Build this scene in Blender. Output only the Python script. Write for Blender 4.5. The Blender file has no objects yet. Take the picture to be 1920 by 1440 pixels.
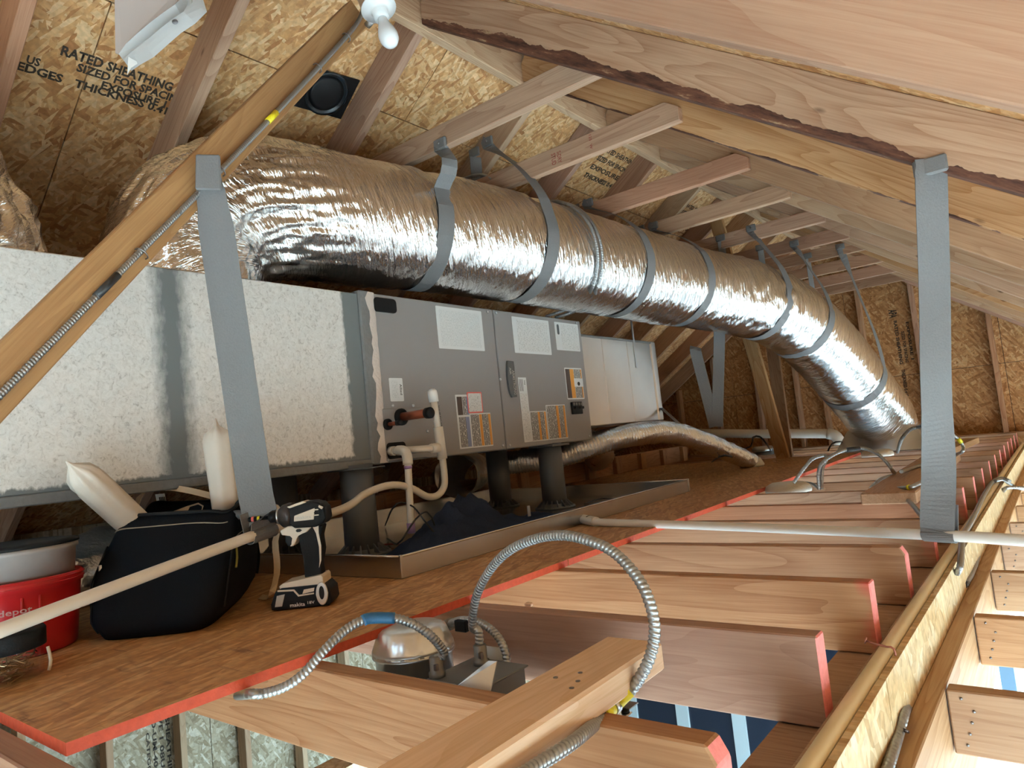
import bpy, bmesh, math, random
import numpy as np
from mathutils import Vector, Matrix, noise as mnoise

C = bpy.context.scene.collection
scn = bpy.context.scene
random.seed(7)

# ---------------------------------------------------------------- camera
CAM = Vector((0.0, 0.0, 0.344))
cam_d = bpy.data.cameras.new('camera'); cam = bpy.data.objects.new('camera', cam_d); C.objects.link(cam)
right = Vector((0.77887, 0.61894, -0.10134)); down = Vector((-0.13138, 0.0030, -0.99133)); fwd = Vector((-0.61327, 0.78543, 0.08365))
cam.matrix_world = Matrix(((right.x, -down.x, -fwd.x, CAM.x), (right.y, -down.y, -fwd.y, CAM.y), (right.z, -down.z, -fwd.z, CAM.z), (0, 0, 0, 1)))
cam_d.sensor_width = 36.0; cam_d.lens = 24.507; cam_d.clip_start = 0.02; cam_d.clip_end = 200
scn.camera = cam

# ---------------------------------------------------------------- world, daylight, exposure
W = bpy.data.worlds.new('sky'); scn.world = W; W.use_nodes = True
nt = W.node_tree; bg = nt.nodes['Background']
tc = nt.nodes.new('ShaderNodeTexCoord'); sx = nt.nodes.new('ShaderNodeSeparateXYZ'); cr = nt.nodes.new('ShaderNodeValToRGB')
nt.links.new(tc.outputs['Generated'], sx.inputs[0]); nt.links.new(sx.outputs['Z'], cr.inputs['Fac']); nt.links.new(cr.outputs['Color'], bg.inputs['Color'])
cr.color_ramp.elements[0].position = 0.0; cr.color_ramp.elements[0].color = (0.58, 0.86, 1.0, 1)
cr.color_ramp.elements[1].position = 0.6; cr.color_ramp.elements[1].color = (0.42, 0.73, 1.0, 1)
SKY = 28.0
bg.inputs['Strength'].default_value = SKY
scn.view_settings.view_transform = 'Standard'; scn.view_settings.look = 'None'
scn.view_settings.exposure = -0.12; scn.view_settings.gamma = 1.0; scn.view_settings.use_curve_mapping = False
scn.cycles.use_denoising = True
scn.cycles.max_bounces = 9; scn.cycles.diffuse_bounces = 4; scn.cycles.glossy_bounces = 4; scn.cycles.transmission_bounces = 6
scn.cycles.sample_clamp_indirect = 6.0; scn.cycles.caustics_reflective = False; scn.cycles.caustics_refractive = False

sun_l = bpy.data.lights.new('sun', 'SUN'); sun_l.energy = 62.0; sun_l.angle = math.radians(0.6); sun_l.color = (1.0, 0.99, 0.97)
sun = bpy.data.objects.new('sun', sun_l); C.objects.link(sun)
sun.rotation_euler = Vector((-0.70, 0.22, -0.72)).to_track_quat('-Z', 'Y').to_euler()

def portal(name, loc, rot, sx_, sy_):
    l = bpy.data.lights.new(name, 'AREA'); l.shape = 'RECTANGLE'; l.size = sx_; l.size_y = sy_; l.cycles.is_portal = True
    o = bpy.data.objects.new(name, l); o.location = loc; o.rotation_euler = rot; C.objects.link(o); return o

# ---------------------------------------------------------------- node helpers
def new_mat(name):
    m = bpy.data.materials.new(name); m.use_nodes = True
    n = m.node_tree.nodes; l = m.node_tree.links
    return m, n, l, n['Principled BSDF']
def plain(name, col, rough=0.5, metal=0.0, bump=0.0, bscale=60.0, var=0.0, trans=0.0, sheen=0.0, emit=None, spec=0.5):
    m, n, l, b = new_mat(name)
    b.inputs['Base Color'].default_value = (*col, 1); b.inputs['Roughness'].default_value = rough; b.inputs['Metallic'].default_value = metal
    b.inputs['Specular IOR Level'].default_value = spec
    if trans: b.inputs['Transmission Weight'].default_value = trans
    if sheen: b.inputs['Sheen Weight'].default_value = sheen
    if emit:
        b.inputs['Emission Color'].default_value = (*emit[0], 1); b.inputs['Emission Strength'].default_value = emit[1]
    if bump or var:
        t = n.new('ShaderNodeTexCoord'); nz = n.new('ShaderNodeTexNoise'); nz.inputs['Scale'].default_value = bscale; nz.inputs['Detail'].default_value = 4
        l.new(t.outputs['Object'], nz.inputs['Vector'])
        if bump:
            bp = n.new('ShaderNodeBump'); bp.inputs['Strength'].default_value = bump; bp.inputs['Distance'].default_value = 0.004
            l.new(nz.outputs['Fac'], bp.inputs['Height']); l.new(bp.outputs['Normal'], b.inputs['Normal'])
        if var:
            mx = n.new('ShaderNodeMix'); mx.data_type = 'RGBA'
            mx.inputs[6].default_value = (*[c*(1-var) for c in col], 1); mx.inputs[7].default_value = (*[min(1, c*(1+var)) for c in col], 1)
            l.new(nz.outputs['Fac'], mx.inputs[0]); l.new(mx.outputs[2], b.inputs['Base Color'])
    return m
def math_node(n, l, op, a, b=None, c=None):
    m = n.new('ShaderNodeMath'); m.operation = op
    for i, v in enumerate((a, b, c)):
        if v is None: continue
        if isinstance(v, (int, float)): m.inputs[i].default_value = v
        else: l.new(v, m.inputs[i])
    return m.outputs[0]
def ramp(n, l, fac, stops, interp='LINEAR'):
    r = n.new('ShaderNodeValToRGB'); r.color_ramp.interpolation = interp
    e = r.color_ramp.elements
    while len(e) < len(stops): e.new(0.5)
    for i, (p, c) in enumerate(stops):
        e[i].position = p; e[i].color = (*c, 1) if len(c) == 3 else c
    l.new(fac, r.inputs['Fac']); return r.outputs['Color']
def mix(n, l, fac, a, b, mode='MIX'):
    m = n.new('ShaderNodeMix'); m.data_type = 'RGBA'; m.blend_type = mode
    for i, v in ((0, fac), (6, a), (7, b)):
        if isinstance(v, (int, float)): m.inputs[i].default_value = v
        elif isinstance(v, tuple): m.inputs[i].default_value = (*v, 1) if len(v) == 3 else v
        else: l.new(v, m.inputs[i])
    return m.outputs[2]
def mapping(n, l, vec, scale=(1, 1, 1), rot=(0, 0, 0), loc=(0, 0, 0)):
    m = n.new('ShaderNodeMapping'); m.inputs['Scale'].default_value = scale; m.inputs['Rotation'].default_value = rot; m.inputs['Location'].default_value = loc
    l.new(vec, m.inputs['Vector']); return m.outputs[0]
def tex_noise(n, l, vec, scale=1.0, detail=3.0, rough=0.5, dist=0.0):
    t = n.new('ShaderNodeTexNoise'); t.inputs['Scale'].default_value = scale; t.inputs['Detail'].default_value = detail
    t.inputs['Roughness'].default_value = rough; t.inputs['Distortion'].default_value = dist
    l.new(vec, t.inputs['Vector']); return t.outputs['Fac']
def jitter(n, l):
    """object coordinates shifted by a per-object random amount, so alike boards differ"""
    t = n.new('ShaderNodeTexCoord'); oi = n.new('ShaderNodeObjectInfo'); va = n.new('ShaderNodeVectorMath'); va.operation = 'ADD'
    cx = n.new('ShaderNodeCombineXYZ')
    l.new(math_node(n, l, 'MULTIPLY', oi.outputs['Random'], 37.0), cx.inputs[0]); l.new(math_node(n, l, 'MULTIPLY', oi.outputs['Random'], 11.3), cx.inputs[1]); l.new(math_node(n, l, 'MULTIPLY', oi.outputs['Random'], 5.7), cx.inputs[2])
    l.new(t.outputs['Object'], va.inputs[0]); l.new(cx.outputs[0], va.inputs[1])
    return va.outputs[0], oi.outputs['Random'], t.outputs['Object']

def wood(name, light, dark, knot=(0.10, 0.045, 0.02), ring=0.5, wane=None, paint=None, vary=0.10):
    m, n, l, b = new_mat(name)
    v, rnd, obj = jitter(n, l)
    low = tex_noise(n, l, mapping(n, l, v, (0.8, 7.0, 7.0)), 1.0, 1.5, 0.45, 0.8)
    rings = math_node(n, l, 'FRACT', math_node(n, l, 'MULTIPLY', low, 16.0))
    rings = math_node(n, l, 'POWER', rings, 2.2)
    fine = tex_noise(n, l, mapping(n, l, v, (5, 210, 210)), 1.0, 3.0, 0.6)
    col = ramp(n, l, math_node(n, l, 'MULTIPLY', rings, ring), [(0.0, light), (1.0, dark)])
    col = mix(n, l, 0.35, col, ramp(n, l, fine, [(0.35, dark), (0.6, light)]))
    patch = tex_noise(n, l, mapping(n, l, v, (0.8, 3.5, 3.5)), 1.3, 2.0)
    col = mix(n, l, 1.0, col, ramp(n, l, patch, [(0.32, (0.78, 0.74, 0.72)), (0.68, (1.05, 1.05, 1.05))]), 'MULTIPLY')
    vo = n.new('ShaderNodeTexVoronoi'); vo.inputs['Scale'].default_value = 1.0; vo.inputs['Randomness'].default_value = 1.0
    l.new(mapping(n, l, v, (2.3, 6.0, 6.0)), vo.inputs['Vector'])
    kn = ramp(n, l, vo.outputs['Distance'], [(0.022, (1, 1, 1)), (0.055, (0, 0, 0))])
    col = mix(n, l, math_node(n, l, 'MULTIPLY', kn, 0.85), col, knot)
    hv = n.new('ShaderNodeHueSaturation'); l.new(col, hv.inputs['Color'])
    l.new(math_node(n, l, 'MULTIPLY_ADD', rnd, 2*vary, 1.0-vary), hv.inputs['Value'])
    l.new(math_node(n, l, 'MULTIPLY_ADD', math_node(n, l, 'FRACT', math_node(n, l, 'MULTIPLY', rnd, 17.3)), 0.3, 0.85), hv.inputs['Saturation'])
    l.new(math_node(n, l, 'MULTIPLY_ADD', math_node(n, l, 'FRACT', math_node(n, l, 'MULTIPLY', rnd, 91.7)), 0.010, 0.491), hv.inputs['Hue'])
    col = hv.outputs['Color']
    if wane:                       # bark left on the lower arris of the board
        sz = n.new('ShaderNodeSeparateXYZ'); l.new(obj, sz.inputs[0])
        nz = tex_noise(n, l, mapping(n, l, v, (3.5, 3.5, 1)), 1.0, 5.0, 0.6)
        lim = math_node(n, l, 'MULTIPLY_ADD', nz, wane[1], wane[0])
        k = math_node(n, l, 'LESS_THAN', sz.outputs['Z'], lim)
        bark = ramp(n, l, tex_noise(n, l, mapping(n, l, v, (9, 60, 60)), 1.0, 5.0, 0.7), [(0.35, (0.045, 0.018, 0.013)), (0.6, (0.16, 0.065, 0.04)), (0.72, (0.5, 0.34, 0.2))])
        col = mix(n, l, k, col, bark)
    if paint:                      # red spray paint around the sawn end (local +X end)
        sz = n.new('ShaderNodeSeparateXYZ'); l.new(obj, sz.inputs[0])
        nz = tex_noise(n, l, mapping(n, l, v, (14, 14, 14)), 1.0, 3.0)
        d = math_node(n, l, 'SUBTRACT', math_node(n, l, 'ADD', sz.outputs['X'], math_node(n, l, 'MULTIPLY', nz, 0.16)), paint + 0.075)
        k = ramp(n, l, math_node(n, l, 'MULTIPLY', d, 14.0), [(0.0, (0, 0, 0)), (1.0, (1, 1, 1))])
        k = math_node(n, l, 'MULTIPLY', k, 0.75)
        col = mix(n, l, k, col, (0.75, 0.07, 0.08))
    l.new(col, b.inputs['Base Color']); b.inputs['Roughness'].default_value = 0.62
    b.inputs['Specular IOR Level'].default_value = 0.3
    bp = n.new('ShaderNodeBump'); bp.inputs['Strength'].default_value = 0.25; bp.inputs['Distance'].default_value = 0.001
    l.new(fine, bp.inputs['Height']); l.new(bp.outputs['Normal'], b.inputs['Normal'])
    return m

def osb(name, pal, rough=0.6, size=1.0, stretch=4.0, dirt=None, angs=(0.35, 1.75, 2.75, 1.05)):
    """strand board: three layers of long flakes lying at random angles in the panel's local X-Y plane"""
    m, n, l, b = new_mat(name)
    v, rnd, obj = jitter(n, l)
    warp = tex_noise(n, l, mapping(n, l, v, (2.5, 2.5, 2.5)), 1.0, 2.0)
    col = None; hsum = None
    for i, (ang, sc) in enumerate(zip(angs, (1.0, 1.15, 0.9, 1.3))):
        vo = n.new('ShaderNodeTexVoronoi'); vo.inputs['Scale'].default_value = 1.0
        s = 8.5*sc/size
        l.new(mapping(n, l, mapping(n, l, v, (1, 1, 1), (0, 0, ang), (i*3.1, i*1.7, 0)), (s, s*stretch, 1.0)), vo.inputs['Vector'])
        sp = n.new('ShaderNodeSeparateColor'); l.new(vo.outputs['Color'], sp.inputs[0])
        c = ramp(n, l, sp.outputs[0], pal)
        if col is None: col = c; hsum = sp.outputs[0]
        else:
            k = math_node(n, l, 'GREATER_THAN', sp.outputs[1], 0.55)
            col = mix(n, l, k, col, c); hsum = math_node(n, l, 'ADD', hsum, math_node(n, l, 'MULTIPLY', k, sp.outputs[0]))
    fine = tex_noise(n, l, mapping(n, l, v, (60, 60, 60)), 1.0, 3.0)
    col = mix(n, l, 0.5, col, ramp(n, l, fine, [(0.3, (0.6, 0.6, 0.6)), (0.7, (1.25, 1.25, 1.25))]), 'MULTIPLY')
    if dirt:
        k = ramp(n, l, tex_noise(n, l, mapping(n, l, v, (7, 40, 7)), 1.0, 4.0, 0.6), [(0.60, (0, 0, 0)), (0.72, (1, 1, 1))])
        col = mix(n, l, math_node(n, l, 'MULTIPLY', k, 0.7), col, dirt)
    l.new(col, b.inputs['Base Color']); b.inputs['Roughness'].default_value = rough
    b.inputs['Specular IOR Level'].default_value = 0.3
    bp = n.new('ShaderNodeBump'); bp.inputs['Strength'].default_value = 0.35; bp.inputs['Distance'].default_value = 0.002
    l.new(hsum, bp.inputs['Height']); l.new(bp.outputs['Normal'], b.inputs['Normal'])
    return m

def foil(name, base=(0.86, 0.85, 0.84), rough=0.15, streak=(48.0, 7.0), slant=0.35, strength=1.0, dist=0.011):
    """crinkled aluminium jacket; UV = metres along / around the tube"""
    m, n, l, b = new_mat(name)
    t = n.new('ShaderNodeTexCoord'); uv = t.outputs['UV']
    w = tex_noise(n, l, mapping(n, l, uv, (3, 3, 3)), 1.0, 2.0)
    r = mapping(n, l, uv, (1, 1, 1), (0, 0, slant))
    a = tex_noise(n, l, mapping(n, l, r, (streak[0], streak[1], 1)), 1.0, 4.0, 0.55, 0.3)
    c = tex_noise(n, l, mapping(n, l, r, (streak[0]*2.6, streak[1]*4, 1)), 1.0, 3.0, 0.6)
    h = math_node(n, l, 'ADD', a, math_node(n, l, 'MULTIPLY', c, 0.35))
    bp = n.new('ShaderNodeBump'); bp.inputs['Strength'].default_value = strength; bp.inputs['Distance'].default_value = dist
    l.new(h, bp.inputs['Height']); l.new(bp.outputs['Normal'], b.inputs['Normal'])
    b.inputs['Base Color'].default_value = (*base, 1); b.inputs['Metallic'].default_value = 1.0
    l.new(math_node(n, l, 'MULTIPLY_ADD', w, 0.14, rough-0.06), b.inputs['Roughness'])
    return m

# ---------------------------------------------------------------- materials
PALE = wood('pale_fir', (0.544, 0.359, 0.216), (0.353, 0.188, 0.095))
FIR = wood('fir_joist', (0.491, 0.304, 0.188), (0.301, 0.144, 0.076), paint=None, ring=0.8)
FIRP = wood('fir_joist_painted', (0.491, 0.304, 0.188), (0.301, 0.144, 0.076), ring=0.8, paint=1.955)
PINE = wood('yellow_pine', (0.561, 0.371, 0.216), (0.37, 0.188, 0.083), ring=0.85)
BARK = wood('pine_with_bark_edge', (0.561, 0.363, 0.212), (0.361, 0.18, 0.076), ring=0.9, vary=0.03, wane=(-0.095, 0.115))
BARK2 = wood('pine_with_thin_bark', (0.561, 0.375, 0.216), (0.361, 0.196, 0.083), ring=0.9, vary=0.03, wane=(-0.088, 0.04))
ROUGHSAWN = wood('rough_pine', (0.491, 0.309, 0.2), (0.361, 0.176, 0.098), ring=0.6, vary=0.03, wane=(-0.118, 0.03))
RED_FIR = wood('red_fir', (0.504, 0.304, 0.2), (0.331, 0.164, 0.098))
GOLD = wood('golden_fir', (0.40, 0.215, 0.066), (0.25, 0.105, 0.026))
OSBR = osb('roof_strand_board', [(0.0, (0.42, 0.18, 0.065)), (0.3, (0.58, 0.30, 0.12)), (0.65, (0.67, 0.385, 0.18)), (1.0, (0.78, 0.53, 0.30))], size=0.62, stretch=4.5)
OSBW = osb('wall_strand_board', [(0.0, (0.34, 0.145, 0.05)), (0.4, (0.47, 0.225, 0.085)), (0.75, (0.56, 0.295, 0.125)), (1.0, (0.66, 0.41, 0.21))], size=0.7, stretch=4.5)
OSBL = osb('pale_strand_board', [(0.0, (0.25, 0.175, 0.10)), (0.4, (0.37, 0.285, 0.185)), (0.75, (0.46, 0.37, 0.26)), (1.0, (0.60, 0.51, 0.40))], size=0.75, stretch=4.5)
OSBD = osb('deck_strand_board', [(0.0, (0.40, 0.18, 0.062)), (0.4, (0.52, 0.25, 0.092)), (0.75, (0.60, 0.31, 0.125)), (1.0, (0.68, 0.39, 0.175))], rough=0.5, stretch=8.0, size=1.0, angs=(1.40, 1.80, 1.57, 1.15), dirt=(0.17, 0.06, 0.03))
OSBE = osb('rim_strand_board', [(0.0, (0.50, 0.32, 0.15)), (0.4, (0.66, 0.47, 0.25)), (0.75, (0.70, 0.52, 0.30)), (1.0, (0.76, 0.62, 0.41))], stretch=3.0, size=0.6)
REDP = plain('red_spray_paint', (0.56, 0.075, 0.03), 0.7, bump=0.4, bscale=90, var=0.25)
PINKP = plain('pink_spray_paint', (0.88, 0.24, 0.22), 0.7, bump=0.3, bscale=120, var=0.25)
PALEEND = plain('sawn_pale_end', (0.78, 0.52, 0.38), 0.8, bump=0.3, bscale=160, var=0.15)
FOIL = foil('duct_foil')
FOILS = foil('small_duct_foil', rough=0.24, streak=(120, 10), slant=0.1, strength=0.9)
FOILW = foil('wrinkled_foil_wrap', rough=0.28, streak=(40, 22), slant=0.8, strength=1.0, dist=0.006)
CABINET = plain('grey_cabinet_enamel', (0.30, 0.285, 0.288), 0.42, bump=0.05, bscale=200)
MASTIC = plain('grey_mastic', (0.20, 0.20, 0.205), 0.6, bump=0.6, bscale=70, var=0.15)
STRAP = plain('grey_webbing', (0.16, 0.158, 0.163), 0.55, bump=0.3, bscale=220, var=0.1)
LEGM = plain('dark_grey_plastic', (0.12, 0.125, 0.135), 0.45)
PVC = plain('white_pvc', (0.80, 0.735, 0.65), 0.32, var=0.06, bscale=9)
PVCB = plain('white_pvc_bright', (0.82, 0.80, 0.78), 0.3)
CPVC = plain('cream_pipe', (0.80, 0.68, 0.45), 0.42, var=0.08, bscale=12)
PRIMER = plain('purple_primer', (0.42, 0.26, 0.52), 0.5, var=0.2, bscale=60)
BLACK = plain('black_plastic', (0.010, 0.010, 0.012), 0.5, spec=0.18)
BLACKR = plain('black_rubber', (0.014, 0.0145, 0.016), 0.65, bump=0.15, bscale=300, spec=0.15)
CANVAS = plain('black_canvas', (0.009, 0.010, 0.013), 0.9, bump=0.25, bscale=420, spec=0.08)
CREAMP = plain('cream_plastic', (0.72, 0.62, 0.50), 0.45)
REDPL = plain('red_plastic', (0.52, 0.018, 0.022), 0.32)
GREYPL = plain('cloudy_plastic', (0.32, 0.29, 0.28), 0.4, var=0.2, bscale=20)
COPPER = plain('copper_pipe', (0.36, 0.10, 0.05), 0.38, 0.6, var=0.2, bscale=60)
WHITE = plain('white_paper', (0.82, 0.82, 0.83), 0.7)
LABELW = plain('label_white', (0.76, 0.77, 0.79), 0.5)
INK = plain('black_ink', (0.02, 0.018, 0.016), 0.7)
INKB = plain('stamp_ink', (0.045, 0.03, 0.02), 0.8)
INKR = plain('red_stamp_ink', (0.30, 0.05, 0.035), 0.8)
STEEL = plain('zinc_steel', (0.60, 0.62, 0.64), 0.32, 1.0, bump=0.15, bscale=80)
ARMOUR = plain('armoured_cable_steel', (0.38, 0.39, 0.40), 0.36, 0.85)
DARKST = plain('dark_box_steel', (0.20, 0.19, 0.18), 0.5, 0.7)
TAPEB = plain('black_tape', (0.03, 0.03, 0.032), 0.4)
TAPEBL = plain('blue_tape', (0.02, 0.12, 0.26), 0.35, var=0.3, bscale=90, bump=0.4)
YELLOW = plain('yellow_tag', (0.80, 0.66, 0.02), 0.5, var=0.3, bscale=220)
NAVY = plain('navy_cloth', (0.065, 0.085, 0.150), 0.9, spec=0.1, bump=0.4, bscale=260, var=0.25)
TAN = plain('tan_webbing', (0.62, 0.46, 0.30), 0.8, bump=0.3, bscale=240)
FILM = plain('milky_plastic_film', (0.74, 0.66, 0.58), 0.4, var=0.10, bscale=14, bump=0.5)
BULB = plain('white_bulb_glass', (0.86, 0.88, 0.92), 0.12)
WIREB = plain('black_wire', (0.02, 0.018, 0.02), 0.5)
WIRER = plain('red_wire', (0.30, 0.06, 0.05), 0.5)
NAIL = plain('nail_steel', (0.25, 0.23, 0.23), 0.4, 0.9)
COPN = plain('coppery_nail', (0.50, 0.22, 0.18), 0.4, 0.8)
GLASS = plain('window_glass', (0.95, 0.97, 1.0), 0.02, trans=1.0)
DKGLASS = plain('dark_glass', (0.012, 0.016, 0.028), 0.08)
VINYL = plain('white_vinyl_frame', (0.42, 0.44, 0.44), 0.45)
MULLION = plain('dark_mullion', (0.13, 0.19, 0.25), 0.5)
CONC = plain('concrete_floor', (0.44, 0.43, 0.42), 0.8, var=0.15, bscale=3)
GROUND = plain('bare_ground', (0.36, 0.33, 0.28), 0.9, var=0.2, bscale=2)
INSUL = plain('white_foil_cover', (0.78, 0.73, 0.65), 0.5, 0.0, bump=0.9, bscale=60)
ORANGE = plain('orange_print', (0.80, 0.36, 0.07), 0.5)
BLUEP = plain('blue_print', (0.24, 0.29, 0.50), 0.5)
REDPR = plain('red_print', (0.85, 0.16, 0.14), 0.5)
BROWNP = plain('dark_brown_print', (0.085, 0.055, 0.045), 0.5)
BADGE = plain('badge_grey', (0.11, 0.12, 0.13), 0.35)

def galv(name, band=None):
    """spangled galvanised sheet, with soft-edged dark grey bands, brushed-on mastic at its sealed edges"""
    m, n, l, b = new_mat(name)
    t = n.new('ShaderNodeTexCoord'); v = t.outputs['Object']
    vo = n.new('ShaderNodeTexVoronoi'); vo.inputs['Scale'].default_value = 55.0; l.new(v, vo.inputs['Vector'])
    sp = n.new('ShaderNodeSeparateColor'); l.new(vo.outputs['Color'], sp.inputs[0])
    nz = tex_noise(n, l, v, 75.0, 6.0, 0.72, 1.2)
    col = ramp(n, l, nz, [(0.34, (0.50, 0.50, 0.50)), (0.44, (0.74, 0.745, 0.745)), (0.60, (0.84, 0.85, 0.855))])
    col = mix(n, l, 0.10, col, sp.outputs[0], 'OVERLAY') if False else col
    met = 0.30; rg = math_node(n, l, 'MULTIPLY_ADD', sp.outputs[1], 0.14, 0.42)
    b.inputs['Metallic'].default_value = met
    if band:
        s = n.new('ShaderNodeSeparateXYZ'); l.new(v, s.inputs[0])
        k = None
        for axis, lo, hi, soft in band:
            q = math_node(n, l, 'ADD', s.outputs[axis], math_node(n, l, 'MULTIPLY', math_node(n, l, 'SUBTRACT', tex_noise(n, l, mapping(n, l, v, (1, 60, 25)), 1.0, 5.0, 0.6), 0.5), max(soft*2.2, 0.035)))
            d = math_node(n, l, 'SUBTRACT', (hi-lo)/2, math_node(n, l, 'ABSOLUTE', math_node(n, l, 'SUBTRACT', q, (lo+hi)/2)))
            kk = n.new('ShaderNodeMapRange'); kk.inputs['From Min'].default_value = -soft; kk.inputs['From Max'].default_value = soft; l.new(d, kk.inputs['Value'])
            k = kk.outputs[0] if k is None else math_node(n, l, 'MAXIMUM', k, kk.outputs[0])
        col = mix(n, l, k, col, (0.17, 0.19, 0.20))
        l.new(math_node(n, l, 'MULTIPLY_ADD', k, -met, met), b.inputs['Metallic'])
    l.new(col, b.inputs['Base Color']); l.new(rg, b.inputs['Roughness'])
    return m
GALV = galv('spangled_galvanised_sheet', [(1, 0.885, 0.965, 0.022), (2, 0.30, 0.352, 0.004), (1, 1.515, 1.70, 0.006)])  # soft dark band down the face; mastic along the bottom and right end
TIN = plain('bright_sheet_metal', (0.66, 0.65, 0.64), 0.30, 0.9, bump=0.04, bscale=6, var=0.08)
PANM = plain('pan_sheet_metal', (0.62, 0.61, 0.60), 0.26, 0.95, var=0.12, bscale=10)

def print_mat(name, ground, ink, density, period=0.006, axis=2, shift=0.0):
    """rows of unreadable small print on a sticker (world-aligned object coordinates)"""
    m, n, l, b = new_mat(name)
    t = n.new('ShaderNodeTexCoord'); v = t.outputs['Object']; s = n.new('ShaderNodeSeparateXYZ'); l.new(v, s.inputs[0])
    row = math_node(n, l, 'FRACT', math_node(n, l, 'DIVIDE', s.outputs[axis], period))
    rowk = math_node(n, l, 'LESS_THAN', row, 0.55)
    sc = [3.0, 3.0, 3.0]; other = 3-axis
    sc[other] = 1.6/period; sc[axis] = 1.0/period
    nz = tex_noise(n, l, mapping(n, l, v, tuple(sc)), 1.0, 1.0)
    k = math_node(n, l, 'MULTIPLY', rowk, math_node(n, l, 'LESS_THAN', nz, density))
    l.new(mix(n, l, k, ground, ink), b.inputs['Base Color']); b.inputs['Roughness'].default_value = 0.5
    return m
FINEP = print_mat('fine_grey_print', (0.76, 0.77, 0.79), (0.60, 0.62, 0.64), 0.50, 0.006, 2)
FINEV = print_mat('fine_upright_print', (0.75, 0.75, 0.76), (0.50, 0.50, 0.51), 0.44, 0.008, 1)
DENSE = print_mat('dense_black_print', (0.62, 0.60, 0.58), (0.03, 0.03, 0.03), 0.60, 0.0085, 1)
DENSEO = print_mat('dense_orange_print', (0.78, 0.36, 0.08), (0.10, 0.05, 0.02), 0.42, 0.0085, 1)

# ---------------------------------------------------------------- object helpers
def link(o): C.objects.link(o); return o
def props(o, label=None, cat=None, group=None, kind=None):
    if label: o['label'] = label
    if cat: o['category'] = cat
    if group: o['group'] = group
    if kind: o['kind'] = kind
    return o
def thing(name, label, cat, loc=(0, 0, 0), group=None):
    o = bpy.data.objects.new(name, None); o.location = loc; o.empty_display_size = 0.05
    return props(link(o), label, cat, group)
def structure(name, loc=(0, 0, 0)):
    o = bpy.data.objects.new(name, None); o.location = loc; return props(link(o), kind='structure')
ROOTLOC = {}
def wloc(o):
    p = Vector(o.location)
    while o.parent: o = o.parent; p += Vector(o.location)
    return p
def attach(o, parent):
    if parent is not None:
        o.parent = parent; o.location = Vector(o.location) - wloc(parent)
    return o
def obj(name, me, mat, parent=None, loc=None):
    o = bpy.data.objects.new(name, me)
    if mat is not None:
        for m in (mat if isinstance(mat, (list, tuple)) else [mat]): me.materials.append(m)
    if loc is not None: o.location = loc
    link(o); return attach(o, parent)
def bm_obj(name, bm, mat, parent=None, smooth=False, bevel=0.0, center=True, segs=1):
    if bevel: bmesh.ops.bevel(bm, geom=list(bm.edges), offset=bevel, segments=segs, profile=0.7, affect='EDGES', clamp_overlap=True)
    bmesh.ops.recalc_face_normals(bm, faces=bm.faces)
    me = bpy.data.meshes.new(name); loc = None
    if center and len(bm.verts):
        lo = Vector([min(v.co[i] for v in bm.verts) for i in range(3)]); hi = Vector([max(v.co[i] for v in bm.verts) for i in range(3)])
        loc = (lo+hi)/2; bmesh.ops.translate(bm, vec=-loc, verts=bm.verts)
    bm.to_mesh(me); bm.free()
    if smooth:
        me.polygons.foreach_set('use_smooth', [True]*len(me.polygons))
    return obj(name, me, mat, parent, loc)
def add_box(bm, lo, hi, M=None):
    vs = bmesh.ops.create_cube(bm, size=1.0)['verts']
    for v in vs:
        v.co = Vector([lo[i] + (v.co[i]+0.5)*(hi[i]-lo[i]) for i in range(3)])
        if M is not None: v.co = M @ v.co
    return vs
def box(name, lo, hi, mat, parent=None, bevel=0.0, M=None, center=True, segs=1):
    bm = bmesh.new(); add_box(bm, lo, hi, M); return bm_obj(name, bm, mat, parent, bevel=bevel, center=center, segs=segs)
def frame(xdir, up):
    X = Vector(xdir).normalized(); Z = Vector(up); Z = (Z - X*Z.dot(X)).normalized(); Y = Z.cross(X)
    return Matrix((X, Y, Z)).transposed()
def board(name, a, b, up, w, h, mat, parent=None, bevel=0.0025, clips=(), endmat=None):
    """a piece of lumber from a to b (centre line); local X runs along the grain"""
    a = Vector(a); b = Vector(b); R3 = frame(b-a, up); L = (b-a).length
    bm = bmesh.new(); add_box(bm, (-L/2, -w/2, -h/2), (L/2, w/2, h/2))
    Mw = Matrix.Translation((a+b)/2) @ R3.to_4x4(); Mi = Mw.inverted()
    for co, no in clips:
        lc = Mi @ Vector(co); ln = (R3.transposed() @ Vector(no))
        r = bmesh.ops.bisect_plane(bm, geom=bm.verts[:]+bm.edges[:]+bm.faces[:], plane_co=lc, plane_no=ln, clear_outer=True)
        ed = [e for e in r['geom_cut'] if isinstance(e, bmesh.types.BMEdge)]
        if ed: bmesh.ops.contextual_create(bm, geom=ed)
    if bevel: bmesh.ops.bevel(bm, geom=list(bm.edges), offset=bevel, segments=1, affect='EDGES', clamp_overlap=True)
    bmesh.ops.recalc_face_normals(bm, faces=bm.faces)
    me = bpy.data.meshes.new(name); bm.to_mesh(me); bm.free()
    me.materials.append(mat)
    if endmat:
        me.materials.append(endmat)
        for p in me.polygons:
            if p.normal.x > 0.7: p.material_index = 1
    o = bpy.data.objects.new(name, me); o.matrix_world = Mw; link(o)
    o.location = Mw.translation; return attach(o, parent)
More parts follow.
